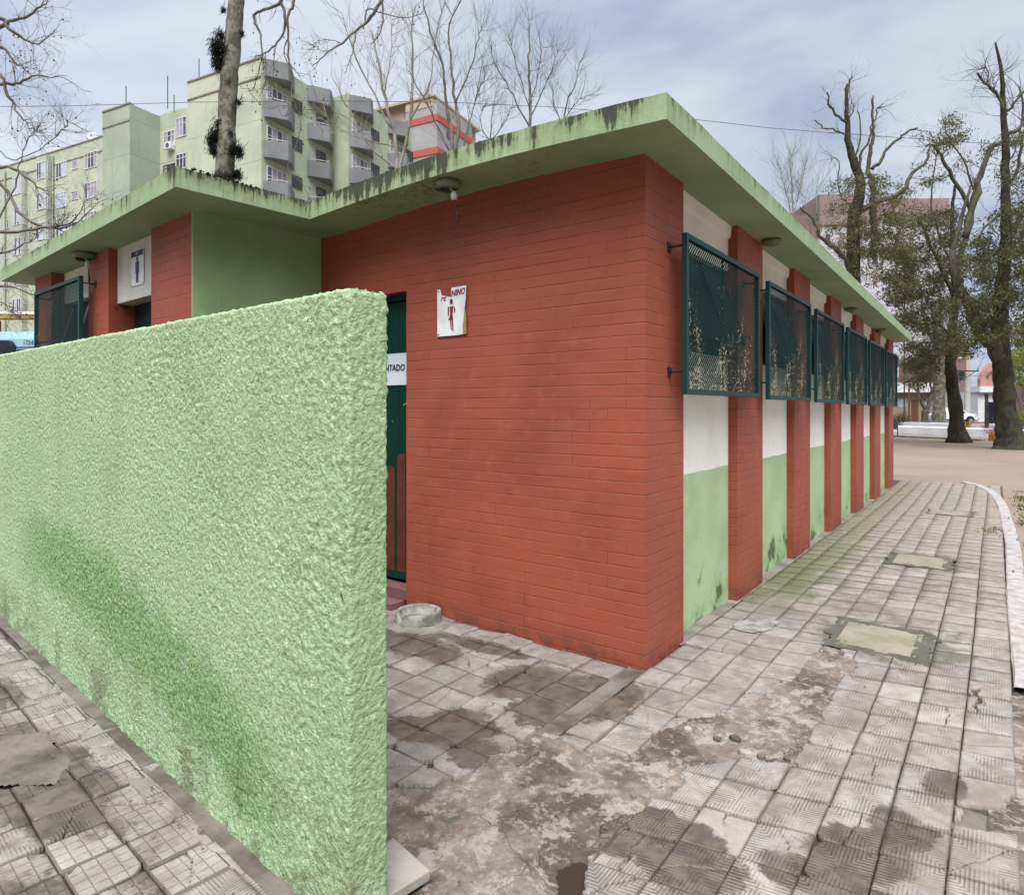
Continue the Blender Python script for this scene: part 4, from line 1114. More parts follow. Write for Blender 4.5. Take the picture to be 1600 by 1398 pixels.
# flat scraped patches of old oxblood paint on two planks
for (xa, xb, top) in ((-2.055, -1.995, 1.36), (-2.17, -2.085, 1.10), (-2.30, -2.20, 1.0)):
    n_ = 10; ring = []
    for k in range(n_ + 1): t_ = math.pi * k / n_; ring.append(((xa + xb) / 2 + (xb - xa) / 2 * math.cos(t_), top + 0.05 * math.sin(t_)))
    ring = [(xb, 0.22)] + ring + [(xa, 0.22)]
    ring = [(p[0] + rnd.uniform(-.004, .004), p[1]) for p in ring]
    pp.hexa([(p[0], 0.107, p[1]) for p in ring], [(p[0], 0.112, p[1]) for p in ring])
pp.build('paint_patch', DOORR, do)
st = MB(); st.box(DX0, DX1 - 0.03, -0.125, 0.10, -0.02, 0.045); st.box(DX0 + .002, DX1 - 0.002, 0.0, 0.16, 0.045, 0.13)
st.build('doorstep', STEP, RB, bevel=0.004)

# windows of the side bays: frame, dark panes and a tilted sash each
def side_window():
    y0, y1 = 0.585, 1.660
    f = MB(); xa, xb = -0.165, -0.125
    f.box(xa, xb, y0 - .012, y0 + .03, WZ0, WZ1 + .03); f.box(xa, xb, y1 - .03, y1 + .012, WZ0, WZ1 + .03)
    f.box(xa, xb, y0 + .03, y1 - .03, WZ0, WZ0 + .035); f.box(xa, xb, y0 + .03, y1 - .03, WZ1 - .005, WZ1 + .03)
    f.box(xa + .004, xb - .004, y0 + .52, y0 + .55, WZ0 + .035, WZ1 - .005)
    w = f.build('window', ENAMELW, RB)
    p = MB(); p.box(-0.152, -0.146, y0 + .03, y1 - .03, WZ0 + .035, WZ1 - .005); p.build('pane', DARKGLASS, w)
    s = MB()
    for (ya, yb) in ((y0 + .06, y0 + .50), (y0 + .57, y1 - .05)):
        for (u0, u1, v0, v1) in ((0, 1, 0, .05), (0, 1, .95, 1), (0, .05, .05, .95), (.95, 1, .05, .95)):
            q = []
            for (u, v) in ((u0, v0), (u1, v0), (u1, v1), (u0, v1)):
                y = ya + (yb - ya) * u; d = v * (WZ1 - WZ0 - .08); q.append((-0.118 + d * 0.32, y, WZ1 - .03 - d * 0.94))
            s.hexa(q, [(a + .012, b, c + .006) for (a, b, c) in q])
    so_ = s.build('sash', ENAMELW, w)
    g_ = MB()
    for (ya, yb) in ((y0 + .08, y0 + .48), (y0 + .59, y1 - .07)):
        q = []
        for (u, v) in ((0, .05), (1, .05), (1, .95), (0, .95)):
            y = ya + (yb - ya) * u; d = v * (WZ1 - WZ0 - .08); q.append((-0.114 + d * 0.32, y, WZ1 - .03 - d * 0.94))
        g_.hexa(q, [(a + .004, b, c + .002) for (a, b, c) in q])
    g_.build('sash_glass', DARKGLASS, w)
    return w
sw = side_window()
for k in range(1, 6):
    c_ = copy_tree(sw, RB); c_.location.y += 1.785 * k

def grille(P, ax, out, L, z0, z1, rods, seed=0, cellu=0.034, cellz=0.0165):
    """P origin (x, y) of the near edge, ax unit along, out unit outwards"""
    f = MB(); w = 0.034
    Z = out; 
    f.obox(P, ax, Z, 0, w, -.012, .022, z0, z1); f.obox(P, ax, Z, L - w, L, -.012, .022, z0, z1)
    f.obox(P, ax, Z, w, L - w, -.012, .022, z0, z0 + w); f.obox(P, ax, Z, w, L - w, -.012, .022, z1 - w, z1)
    gr_ = f.build('window_grille', ENAMEL, RB, bevel=0.002)
    b = MB()
    b.obox(P, ax, Z, w, L - w, -.010, -.002, z0 + (z1 - z0) * .46, z0 + (z1 - z0) * .46 + .014)
    b.obox(P, ax, Z, L * .47, L * .47 + .012, -.010, -.002, z0 + w, z1 - w)
    b.build('cross_bar', ENAMEL, gr_)
    # expanded metal: zigzag strands
    rr = np.random.RandomState(seed)
    nu = int((L - 2 * w) / (cellu / 2)) + 1; nz = int((z1 - z0 - 2 * w) / cellz)
    U = np.linspace(w * .8, L - w * .8, nu)
    V = []; Fq = []
    zig = (np.arange(nu) % 2) * 2 - 1
    for r in range(nz + 1):
        zc = z0 + w + (z1 - z0 - 2 * w) * r / nz
        s_ = zig * (1 if r % 2 else -1) * cellz * 0.46
        b0 = sum(len(v) for v in V)
        hw = 0.0064
        off = 0.0015 * np.sin(U * 9 + r * .1)
        for sg, o_ in ((-1, 0.0015), (1, -0.0015)):
            V.append(np.stack([P[0] + ax[0] * U + out[0] * (0.006 + o_ + off), P[1] + ax[1] * U + out[1] * (0.006 + o_ + off), zc + s_ + sg * hw], -1))
        a = b0 + np.arange(nu - 1)
        Fq.append(np.stack([a, a + 1, a + 1 + nu, a + nu], -1))
    m_ = raw_mesh('wire_mesh', np.vstack(V), np.vstack(Fq), MESHM, gr_, smooth=False)
    for (u, z, ln) in rods:
        r_ = MB(); A = np.array(P) + np.array(ax) * u
        e = A - np.array(out) * ln
        r_.tube([(e[0], e[1], z), (A[0], A[1], z)], 0.007, 6)
        r_.obox((e[0], e[1]), ax, out, -.025, .025, 0.001, .006, z - .03, z + .03)
        r_.tube([(e[0] + out[0] * .02, e[1] + out[1] * .02, z), (e[0] + out[0] * .022, e[1] + out[1] * .022, z)], 0.014, 6)
        r_.build('bracket', IRON, gr_)
    return gr_
GX = 0.10
g1 = grille((GX, 0.325), (0, 1), (1, 0), 1.515, 1.590, 2.572, [(0.012, 2.50, 0.10), (0.012, 1.73, 0.10), (1.49, 2.50, 0.10), (1.49, 1.73, 0.10)])
for k in range(1, 6):
    c_ = copy_tree(g1, RB); c_.location.y += 1.785 * k; c_.location.z -= 0.010 * k
    c_.rotation_euler.z = 0.0

# left wing with the men's door
W0 = np.array([-3.11, -1.04]); wl = np.array([-3.8, .18]); wl /= np.hypot(*wl); wi = np.array([.04732, .99888])   # wi points into the building
def sx_(px, rec=0.0): return hit(px, W0 + wi * rec, wl)[1]
def rec_for(px, s):
    lo, hi = 0.0, 2.0
    for _ in range(50):
        m = (lo + hi) / 2; p = W0 + wl * s + wi * m
        if project(p[0], p[1], 2)[0] < px: lo = m
        else: hi = m
    return lo
def wq(mb, s0, s1, r0, r1, z0, z1=None):
    pts_ = [W0 + wl * s + wi * r for s, r in ((s0, r0), (s1, r0), (s1, r1), (s0, r1))]
    pts_ = pts_[::-1]
    mb.hexa([(p[0], p[1], z0) for p in pts_], [(p[0], p[1], zt(p[0], p[1]) if z1 is None else z1) for p in pts_])
s1 = sx_(236); s2 = sx_(169); s3 = sx_(138); s4, s5 = sx_(80), sx_(55)
rl = rec_for(183, s2); rd = rec_for(200, s2)
wb_ = MB(); wq(wb_, 0.0, s1, 0, rd + .1, -.03); wb_.build('pillar', BRICK, RB, bevel=.004)
wb_ = MB(); wq(wb_, s2, s3, 0, rd + .1, -.03); wb_.build('pillar', BRICK, RB, bevel=.004)
wb_ = MB(); wq(wb_, s4, s5, 0, .35, -.03); wb_.build('pillar', BRICK, RB, bevel=.004)
LB = 2.452
wb_ = MB(); wq(wb_, s1 + .001, s2 - .001, rl, rl + .14, LB); wb_.build('lintel', WHITEP, RB, bevel=.006)
wb_ = MB(); wq(wb_, s1, s2, rd + .06, rd + .10, -.03, LB + .2); wb_.build('door', DOORG, RB)
wb_ = MB(); wq(wb_, s3 + .001, s4 - .001, .12, .22, -.03, 1.9); wq(wb_, s3 + .001, s4 - .001, .12, .22, 2.62); wb_.build('bay_panel', PANEL, RB)
wb_ = MB(); wq(wb_, s3, s4, .20, .22, 1.9, 2.62); wo_ = wb_.build('window', ENAMELW, RB)
wb_ = MB(); wq(wb_, s3 + .04, (s3 + s4) / 2 - .02, .19, .196, 1.94, 2.58); wq(wb_, (s3 + s4) / 2 + .02, s4 - .04, .19, .196, 1.94, 2.58); wb_.build('pane', DARKGLASS, wo_)
for (a_, b_) in ((s3 + .05, s3 + .09), ((s3 + s4) / 2 - .02, (s3 + s4) / 2 + .02), (s4 - .09, s4 - .05)):
    wb_ = MB(); p0 = [W0 + wl * s + wi * .18 for s in (a_, b_)]; p1 = [W0 + wl * s + wi * .02 for s in (a_, b_)]
    wb_.hexa([(p0[0][0], p0[0][1], 2.56), (p0[1][0], p0[1][1], 2.56), (p1[1][0], p1[1][1], 1.98), (p1[0][0], p1[0][1], 1.98)], [(p0[0][0], p0[0][1], 2.58), (p0[1][0], p0[1][1], 2.58), (p1[1][0], p1[1][1], 2.0), (p1[0][0], p1[0][1], 2.0)]); wb_.build('sash', FROST, wo_)
# green rendered flank of the wing
gw = MB(); gw.hexa([(-3.24, -1.02, -.03), (-3.101, -1.046, -.03), (-2.995, 0.0, -.03), (-3.15, 0.0, -.03)], [(-3.24, -1.02, 3.0), (-3.101, -1.046, 3.0), (-2.995, 0.0, 3.0), (-3.15, 0.0, 3.0)])
gw.build('green_flank_wall', WALLG, RB)
# grille of the wing's window
og = 0.115
Pg = W0 - wi * og
za, sa = hit(128, Pg, wl); zb_, sb = hit(57, Pg, wl)
Pn = Pg + wl * sa
ztop_ = hz_at(za, 431)
grille(tuple(Pn), tuple(wl), tuple(-wi), sb - sa, ztop_ - 1.0, ztop_, [(0.012, ztop_ - .06, og), (0.012, ztop_ - .85, og), (sb - sa - .02, ztop_ - .06, og)], seed=3)

# ------------------------------------------------------------------ signs, notice, lamps
def text_mesh(body, size, squeeze=1.0, bold=0.0, shear=0.0, depth=0.0015):
    cu = bpy.data.curves.new('t', 'FONT'); cu.body = body; cu.size = size; cu.extrude = depth; cu.offset = bold; cu.shear = shear
    cu.align_x = 'CENTER'; cu.align_y = 'CENTER'; cu.resolution_u = 3
    o = bpy.data.objects.new('t', cu); COL.objects.link(o)
    dg = bpy.context.evaluated_depsgraph_get(); dg.update()
    me = bpy.data.meshes.new_from_object(o.evaluated_get(dg))
    V = [(v.co.x * squeeze, v.co.y, v.co.z) for v in me.vertices]; F_ = [list(p.vertices) for p in me.polygons]
    bpy.data.objects.remove(o); bpy.data.curves.remove(cu)
    return V, F_
def on_wall(V, P, ax, out, zc, off):
    """(x, y, z) of a flat drawing: x along the wall, y up, z outwards"""
    return [(P[0] + ax[0] * x + out[0] * (z + off), P[1] + ax[1] * x + out[1] * (z + off), zc + y) for x, y, z in V]
def plate(mb, poly, P, ax, out, zc, off, th=0.0015, curl=None):
    f = lambda x, y, z: (P[0] + ax[0] * x + out[0] * (z + off), P[1] + ax[1] * x + out[1] * (z + off), zc + y)
    c = curl or (lambda x, y: 0.0)
    mb.hexa([f(x, y, c(x, y)) for x, y in poly], [f(x, y, th + c(x, y)) for x, y in poly])
# women's sign: broken at the top, lower right corner scorched yellow
Pf = (-1.487, 0.0); axf = (1, 0); of = (0, -1)
sf = thing('restroom_sign', 'white women\'s restroom sign with a broken top and maroon figure on the red brick wall', 'sign', (-1.487, -0.01, 2.19))
cur = lambda x, y: 0.004 + 0.012 * max(0, x / 0.14) ** 2 * (1 - abs(y) / 0.3)
body = [(-0.141, -0.168), (0.0, -0.170), (0.141, -0.166), (0.143, -0.05), (0.128, 0.02), (0.138, 0.08), (0.141, 0.172), (0.0, 0.172), (-0.004, 0.171), (-0.006, 0.105), (-0.052, 0.116), (-0.098, 0.128), (-0.112, 0.171), (-0.141, 0.171)]
# two convex-ish halves keep the notch clean
pm = MB()
for q in ([(-0.141, -0.168), (0.0, -0.170), (-0.006, 0.105), (-0.052, 0.116), (-0.098, 0.128), (-0.112, 0.171), (-0.141, 0.171)], [(0.0, -0.170), (0.07, -0.169), (0.07, 0.172), (-0.004, 0.171), (-0.006, 0.105)], [(0.07, -0.169), (0.105, -0.167), (0.108, -0.10), (0.125, -0.02), (0.130, 0.02), (0.138, 0.08), (0.141, 0.172), (0.07, 0.172)]):
    plate(pm, q, Pf, axf, of, 2.193, 0.006, 0.002, cur)
pm.build('plate', SIGNW, sf)
ym = MB(); plate(ym, [(0.105, -0.167), (0.141, -0.166), (0.143, -0.05), (0.131, 0.015), (0.125, -0.02), (0.108, -0.10)], Pf, axf, of, 2.193, 0.005, 0.002, cur); ym.build('scorched_edge', RUSTY, sf)
lm = MB()
V_, F_ = text_mesh('NINO', 0.062, 0.82, 0.0012, 0.25)
lm.add(on_wall([(x + 0.062, y + 0.130 + .05 * x, z + cur(x + .062, y + .13)) for x, y, z in V_], Pf, axf, of, 2.193, 0.0095), F_)
V_, F_ = text_mesh('FE', 0.062, 0.82, 0.0012, 0.25)
keepv = [(x - 0.082, min(y + 0.104, 0.112), z + .004) for x, y, z in V_]
lm.add(on_wall(keepv, Pf, axf, of, 2.193, 0.0095), F_)
lm.build('lettering', SIGNRED, sf)
fg = MB()
def disc(mb, cx_, cy_, rx, ry, n=18):
    pl = [(cx_ + rx * math.cos(2 * math.pi * k / n), cy_ + ry * math.sin(2 * math.pi * k / n)) for k in range(n)]
    plate(mb, pl, Pf_, ax_, out_, zc_, off_, .0015)
Pf_, ax_, out_, zc_, off_ = Pf, axf, of, 2.193, 0.0125
disc(fg, -0.003, 0.072, 0.015, 0.021)
for q in ([(-0.018, 0.040), (0.014, 0.040), (0.012, 0.0), (0.010, -0.02), (-0.014, -0.02), (-0.014, 0.0)],
          [(-0.014, -0.02), (0.010, -0.02), (0.016, -0.062), (-0.032, -0.058)],
          [(-0.036, 0.038), (-0.022, 0.040), (-0.026, -0.025), (-0.037, -0.025)],
          [(0.016, 0.040), (0.024, 0.038), (0.034, 0.02), (0.034, -0.01), (0.024, -0.008), (0.022, 0.02)],
          [(-0.016, -0.064), (-0.004, -0.064), (0.001, -0.135), (-0.008, -0.128)],
          [(0.002, -0.064), (0.014, -0.064), (0.019, -0.140), (0.008, -0.134)]):
    plate(fg, q, Pf, axf, of, 2.193, 0.0125, 0.0015)
fg.build('figure', SIGNRED, sf)
sc_ = MB()
for (x, y) in ((-0.130, 0.157), (0.129, 0.157), (-0.130, -0.155), (0.129, -0.152)):
    sc_.ball((Pf[0] + x, -0.012, 2.193 + y), 0.006, 8, 4)
sc_.build('screw', IRON, sf)
# men's sign on the lintel
zc2, sc2 = hit(216, W0 + wi * rl, wl)
zl, sl = hit(206.5, W0 + wi * rl, wl); zr, sr = hit(226, W0 + wi * rl, wl)
hw_ = abs(sl - sr) / 2; smid = (sl + sr) / 2
Pm = W0 + wi * rl + wl * smid; axm = -wl; om = -wi
ztm, zbm = hz_at(zc2, 391), hz_at(zc2, 446)
zc_ = (ztm + zbm) / 2; hh = (ztm - zbm) / 2
sm = thing('restroom_sign', 'white men\'s restroom sign with blue figure on the white lintel', 'sign', (Pm[0], Pm[1], zc_))
pm = MB(); plate(pm, [(-hw_, -hh), (hw_, -hh), (hw_, hh), (-hw_, hh)], Pm, axm, om, zc_, 0.006, 0.002); pm.build('plate', SIGNW, sm)
V_, F_ = text_mesh('MASCULINO', 0.070, 1.0, 0.0006, 0.15)
wdt = max(v[0] for v in V_) - min(v[0] for v in V_); k_ = hw_ * 1.86 / wdt
lm = MB(); lm.add(on_wall([(x * k_, y + hh * .78, z) for x, y, z in V_], Pm, axm, om, zc_, 0.0105), F_); lm.build('lettering', SIGNBLUE, sm)
fg = MB(); Pf_, ax_, out_, off_ = Pm, axm, om, 0.009
disc(fg, 0, hh * .48, 0.017, 0.024)
for q in ([(-.036, hh * .30), (.036, hh * .30), (.036, -hh * .30), (-.036, -hh * .30)], [(-.030, hh * .34), (.030, hh * .34), (.036, hh * .30), (-.036, hh * .30)]):
    plate(fg, q, Pm, axm, om, zc_, 0.009, .0015)
for q in ([(-.024, -hh * .30), (-.003, -hh * .30), (-.003, -hh * .84), (-.022, -hh * .84)], [(.003, -hh * .30), (.024, -hh * .30), (.022, -hh * .84), (.003, -hh * .84)]):
    plate(fg, q, Pm, axm, om, zc_, 0.009, .0015)
fg.build('figure', SIGNBLUE, sm)
sc_ = MB()
for (x, y) in ((-hw_ * .9, hh * .93), (hw_ * .9, hh * .93), (-hw_ * .9, -hh * .93), (hw_ * .9, -hh * .93)):
    p = Pm + axm * x + om * .009; sc_.ball((p[0], p[1], zc_ + y), 0.005, 6, 4)
sc_.build('screw', IRON, sm)
# paper notice on the door
nt_ = thing('paper_notice', 'white paper with handwritten capitals taped on the dark green door', 'notice', (-2.17, 0.10, 1.83))
zN = hz_at(hit(622, (0, .108), (1, 0))[0], 577)
nm = MB(); X_, Z_ = np.meshgrid(np.linspace(-2.36, -2.010, 14), np.linspace(zN - .125, zN + .125, 10))
Yy = 0.1035 - 0.002 - 0.004 * np.abs(pn(X_ * 9, Z_ * 9, 2.0))
vv = [tuple(p) for p in np.stack([X_, Yy, Z_], -1).reshape(-1, 3)]
nm.add(vv, [(q * 14 + p, q * 14 + p + 1, (q + 1) * 14 + p + 1, (q + 1) * 14 + p) for q in range(9) for p in range(13)])
nm.build('sheet', PAPER, nt_, smooth=True)
V_, F_ = text_mesh('PINTADO', 0.072, 0.86, 0.0, 0.1)
xm_ = max(v[0] for v in V_)
lm = MB(); lm.add(on_wall([((x - xm_) * 1.02, y + 0.012, z) for x, y, z in V_], (-2.078, 0.1035), (1, 0), (0, -1), zN, 0.0085), F_); lm.build('lettering', BLACK, nt_)

def lamp(px, py, label, broken=False, r=0.082, dropped=False):
    c = gnd(px, py, 2.93); c.z = float(zs(c.x, c.y))
    t_ = thing('ceiling_lamp', label, 'lamp', tuple(c), group='round lamps under the roof slab')
    m = MB(); m.lathe([(0.0, -0.001), (r * .8, -0.001), (r * .84, -0.016), (0.0, -0.018)], c, 24); m.build('base', LAMPG, t_, smooth=False)
    m = MB()
    if broken:
        m.lathe([(r * .80, -0.006), (r, -0.012), (r * 1.02, -0.03), (r * .9, -0.052), (r * .72, -0.062), (r * .70, -0.058), (r * .86, -0.047), (r * .95, -0.028), (r * .80, -0.012)], c, 28)
        o = m.build('bowl', LAMPG, t_, smooth=True)
        m = MB(); m.tube([(c.x, c.y, c.z - .015), (c.x + .02, c.y + .0, c.z - .055), (c.x + .045, c.y + .01, c.z - .085)], .006, 6); m.lathe([(0, -.135), (.020, -.132), (.024, -.10), (.016, -.075), (0, -.073)], (c.x + .045, c.y + .01, c.z), 12); m.build('socket', SOCK, t_, smooth=True)
        m = MB(); m.tube([(c.x + .045, c.y + .01, c.z - .13), (c.x + .062, c.y + .01, c.z - .17), (c.x + .060, c.y + .01, c.z - .20), (c.x + .072, c.y + .012, c.z - .235), (c.x + .072, c.y + .012, c.z - .285)], [.003, .003, .004, .009, .008], 6)
        m.tube([(c.x - .07, c.y - .02, c.z - .02), (c.x - .05, c.y - .05, c.z - .07), (c.x + .01, c.y - .05, c.z - .085), (c.x + .045, c.y + .01, c.z - .08)], .005, 6)
        m.build('wire', BLACK, t_)
    else:
        m.lathe([(r * .80, -0.006), (r, -0.014), (r * 1.01, -0.024), (r * .8, -0.044), (r * .4, -0.056), (0.0, -0.060)], c, 28); m.build('bowl', LAMPG, t_, smooth=True)
lamp(700, 301, 'round ceiling lamp with white socket and black wire dangling over the women\'s sign', True)
lamp(132, 398, 'round ceiling lamp with a cracked bowl by the left wing\'s middle pillar', True, r=.10)
lamp(1206, 374, 'round ceiling lamp nearest the corner under the right eave')
lamp(1330, 475, 'small dark round ceiling lamp half way along the right eave')
lamp(1376, 506, 'farthest round ceiling lamp along the right eave')
# ------------------------------------------------------------------ background buildings
K = CAM + 45 * (FW + (408 - CX) / FPX * RT)
a_ = FW + (-1200 - CX) / FPX * RT; a_ = a_ / np.hypot(*a_)
AA = -a_ if (a_ @ RT) > 0 else a_
BB = np.array([-AA[1], AA[0]]); BB = BB if BB @ FW > 0 else -BB
def fr_pt(u, v): return K + AA * u + BB * v
class Face:
    """a vertical wall plane: origin P, unit along d, unit outwards o"""
    def __init__(s, P, d, o): s.P = np.array(P); s.d = np.array(d); s.o = np.array(o)
    def s_at(s, px): return hit(px, s.P, s.d)[1]
    def z_at(s, px, py): return hz_at(hit(px, s.P, s.d)[0], py)
    def slab(s, mb, s0, s1, z0, z1, o0, o1): mb.obox(s.P, s.d, s.o, s0, s1, o0, o1, z0, z1)
def window(face, parent, s0, s1, z0, z1, style='white', n=3, blinds=0.0, proud=0.02):
    if s0 > s1: s0, s1 = s1, s0
    fm = WINF if style == 'white' else (CEMENTD if style == 'dark' else WINF)
    f = MB(); w = 0.055
    face.slab(f, s0, s0 + w, z0, z1, .002, .06); face.slab(f, s1 - w, s1, z0, z1, .002, .06)
    face.slab(f, s0 + w, s1 - w, z0, z0 + w, .002, .06); face.slab(f, s0 + w, s1 - w, z1 - w, z1, .002, .06)
    for k in range(1, n): face.slab(f, s0 + (s1 - s0) * k / n - .03, s0 + (s1 - s0) * k / n + .03, z0 + w, z1 - w, .004, .055)
    if style == 'white': face.slab(f, s0 + w, s1 - w, z0 + (z1 - z0) * .68, z0 + (z1 - z0) * .68 + .04, .006, .05)
    if style == 'dark' :
        for k in range(1, 4): face.slab(f, s0 + w, s1 - w, z0 + (z1 - z0) * k / 4, z0 + (z1 - z0) * k / 4 + .03, .006, .05)
    wn_ = f.build('window', fm, parent, uv=None)
    p = MB()
    for k in range(n):
        a, b = s0 + (s1 - s0) * k / n, s0 + (s1 - s0) * (k + 1) / n
        p.mat(1 if rnd.random() < blinds else 0)
        face.slab(p, a + .03, b - .03, z0 + w, z1 - w, .003, .02)
    p.build('pane', [WING, WINC if style == 'blue' else WINB], wn_, uv=None)
    return wn_
ap = thing('apartment_block', 'tall pale green apartment block with stepped facade and angled grey balconies beyond the roof', 'building', (K[0], K[1], 0))
def blk(name, u0, u1, v0, v1, z1, mat, parent=ap, z0=0.0, mb=None):
    m = MB(); m.obox(K, AA, BB, u0, u1, v0, v1, z0, z1)
    return m.build(name, mat, parent, uv=None)
HT_ = 25.85
F0 = Face(K, AA, -BB)
u1_ = F0.s_at(293)
VR = 2.2
FR = Face(fr_pt(0, VR), AA, -BB); uc = FR.s_at(250)
lo, hi = -12.0, VR
for _ in range(60):
    m = (lo + hi) / 2; p = fr_pt(uc, m)
    if project(p[0], p[1], 5)[0] < 203: lo = m
    else: hi = m
VB = lo
FB = Face(fr_pt(0, VB), AA, -BB)
ub = FB.s_at(160); hB2 = FB.z_at(203, 162)
VL = 4.5
FL = Face(fr_pt(0, VL), AA, -BB); ul0 = FL.s_at(160); ul1 = FL.s_at(-330)
hL = FL.z_at(160, 214)
blk('tree_side_wing', 0, u1_, 0, 14, HT_, APT)
blk('recess_wall', u1_ + .002, uc, VR, 14, FR.z_at(250, 182), APT)
blk('roof_stair_house', u1_ + .6, uc + 3.0, 5.0, 12, FR.z_at(250, 171) + .6, APT)
blk('projecting_wing', uc, ub, VB, 13.9, hB2, APTG)
blk('stair_tower', ub - .4, FL.s_at(139) , VL + 2.0, 13.8, FL.z_at(150, 188), APT)
blk('long_wing', ub + .01, ul1, VL, 13.7, hL, APT)
# parapet bands
pb = MB()
for (f_, s0, s1, h_) in ((F0, 0, u1_, HT_), (FB, uc, ub, hB2), (FL, ub + .02, ul1, hL)):
    f_.slab(pb, s0 + .01, s1 - .01, h_ - 1.35, h_ - 1.25, .0, .05); f_.slab(pb, s0, s1, h_ - .02, h_ + .10, -.3, .06)
pb.build('parapet_band', CEMENT, ap, uv=None)
def win_px(face, px0, px1, py0, py1, style, n=3, blinds=0.3):
    s0, s1 = face.s_at(px0), face.s_at(px1); zm = hit((px0 + px1) / 2, face.P, face.d)[0]
    return window(face, ap, s0, s1, hz_at(zm, py1), hz_at(zm, py0), style, n, blinds)
for k in range(5):
    d = 47.5 * k
    win_px(FL, 88, 104.5, 253.5 + d, 277 + d, 'blue', 4, .5)
    win_px(FL, 112.5, 122, 251.5 + d, 264.5 + d, 'white', 1, .8)
    win_px(FL, 132.5, 152.5, 238 + d * .98, 263 + d * .98, 'white', 4, .6)
    if k < 4:
        win_px(FL, 8, 14, 296 + d, 310 + d, 'white', 2, .5); win_px(FL, -12, 1, 288 + d, 316 + d, 'white', 3, .5)
for (q0, q1, q2, q3, st) in ((256, 274, 205, 231, 'white'), (256, 274, 257, 281, 'dark'), (275.5, 292, 184, 214, 'white'), (275.5, 292, 240, 264, 'white'), (256, 274, 312, 338, 'dark')):
    win_px(FR, q0, q1, q2, q3, st, 3, .4)
# enclosed bay windows of the long wing
for (pa, pb_, pc, y0) in ((57, 73, 81, 253), (19, 34, 42.5, 277)):
    sL, sR = FL.s_at(pa), FL.s_at(pc)
    dep = 0.0
    for dd in np.linspace(.3, 3, 28):
        p = fr_pt(sR, VL - dd)
        if project(p[0], p[1], 5)[0] < pb_: dep = dd; break
    dep = dep or 1.5
    FBay = Face(fr_pt(0, VL - dep), AA, -BB); FSide = Face(fr_pt(sR, VL - dep), BB, -AA)
    sL = FBay.s_at(pa)
    m = MB(); m.obox(K, AA, BB, sR, sL, VL - dep, VL - .001, 1.5, FBay.z_at((pa + pb_) / 2, y0 - 9)); m.build('bay', APT, ap, uv=None)
    for k in range(5):
        zt_ = FBay.z_at((pa + pb_) / 2, y0 + 47.5 * k); zb_2 = FBay.z_at((pa + pb_) / 2, y0 + 27 + 47.5 * k)
        window(FBay, ap, sR + .1, sL - .1, zb_2, zt_, 'blue', 4, .7); window(FSide, ap, .1, dep - .1, zb_2, zt_, 'white', 2, .2)
# drain pipes, aerials, dishes, air conditioner
pm = MB()
for px in (84.5, 9.5):
    s_ = FL.s_at(px); p = FL.P + FL.d * s_ + FL.o * .12; pm.tube([(p[0], p[1], 0), (p[0], p[1], hL - .5)], .09, 6)
pm.build('drain_pipe', APTG, ap)
for (px, y0, y1, v) in ((197, 135, 163, 2.0), (262, 119, 160, 6.0), (311, 92, 122, 1.0), (272, 149, 166, 6.0)):
    z = 52; p = at(px, y0, z); q = at(px, y1 + 10, z)
    m = MB(); m.tube([tuple(q), tuple(p)], .035, 5); m.build('aerial', IRON, ap)
for (px, py, r_) in ((144.5, 214, .55), (89, 236, .4)):
    z = hit(px, FL.P, FL.d)[0]; p = at(px, py, z + .5); m = MB(); m.lathe([(0, -.12), (r_ * .6, -.06), (r_, .05), (r_ * .6, -.03), (0, -.08)], (0, 0, 0), 16)
    o = m.build('satellite_dish', DISHM, None, smooth=True); o.rotation_euler = (math.radians(70), 0, YAW + .3); o.location = p; adopt(o, ap)
m = MB(); s_ = FR.s_at(268.5); zc1 = FR.z_at(268, 230); FR.slab(m, s_ - .38, s_ + .38, zc1 - .3, zc1 + .3, .0, .4); ac = m.build('air_conditioner', WINF, ap, bevel=.03)
m = MB(); p = FR.P + FR.d * s_ + FR.o * .40
m.tube([(p[0], p[1], zc1), (p[0] + FR.o[0] * .02, p[1] + FR.o[1] * .02, zc1)], .2, 14); m.build('fan_grille', WING, ac)
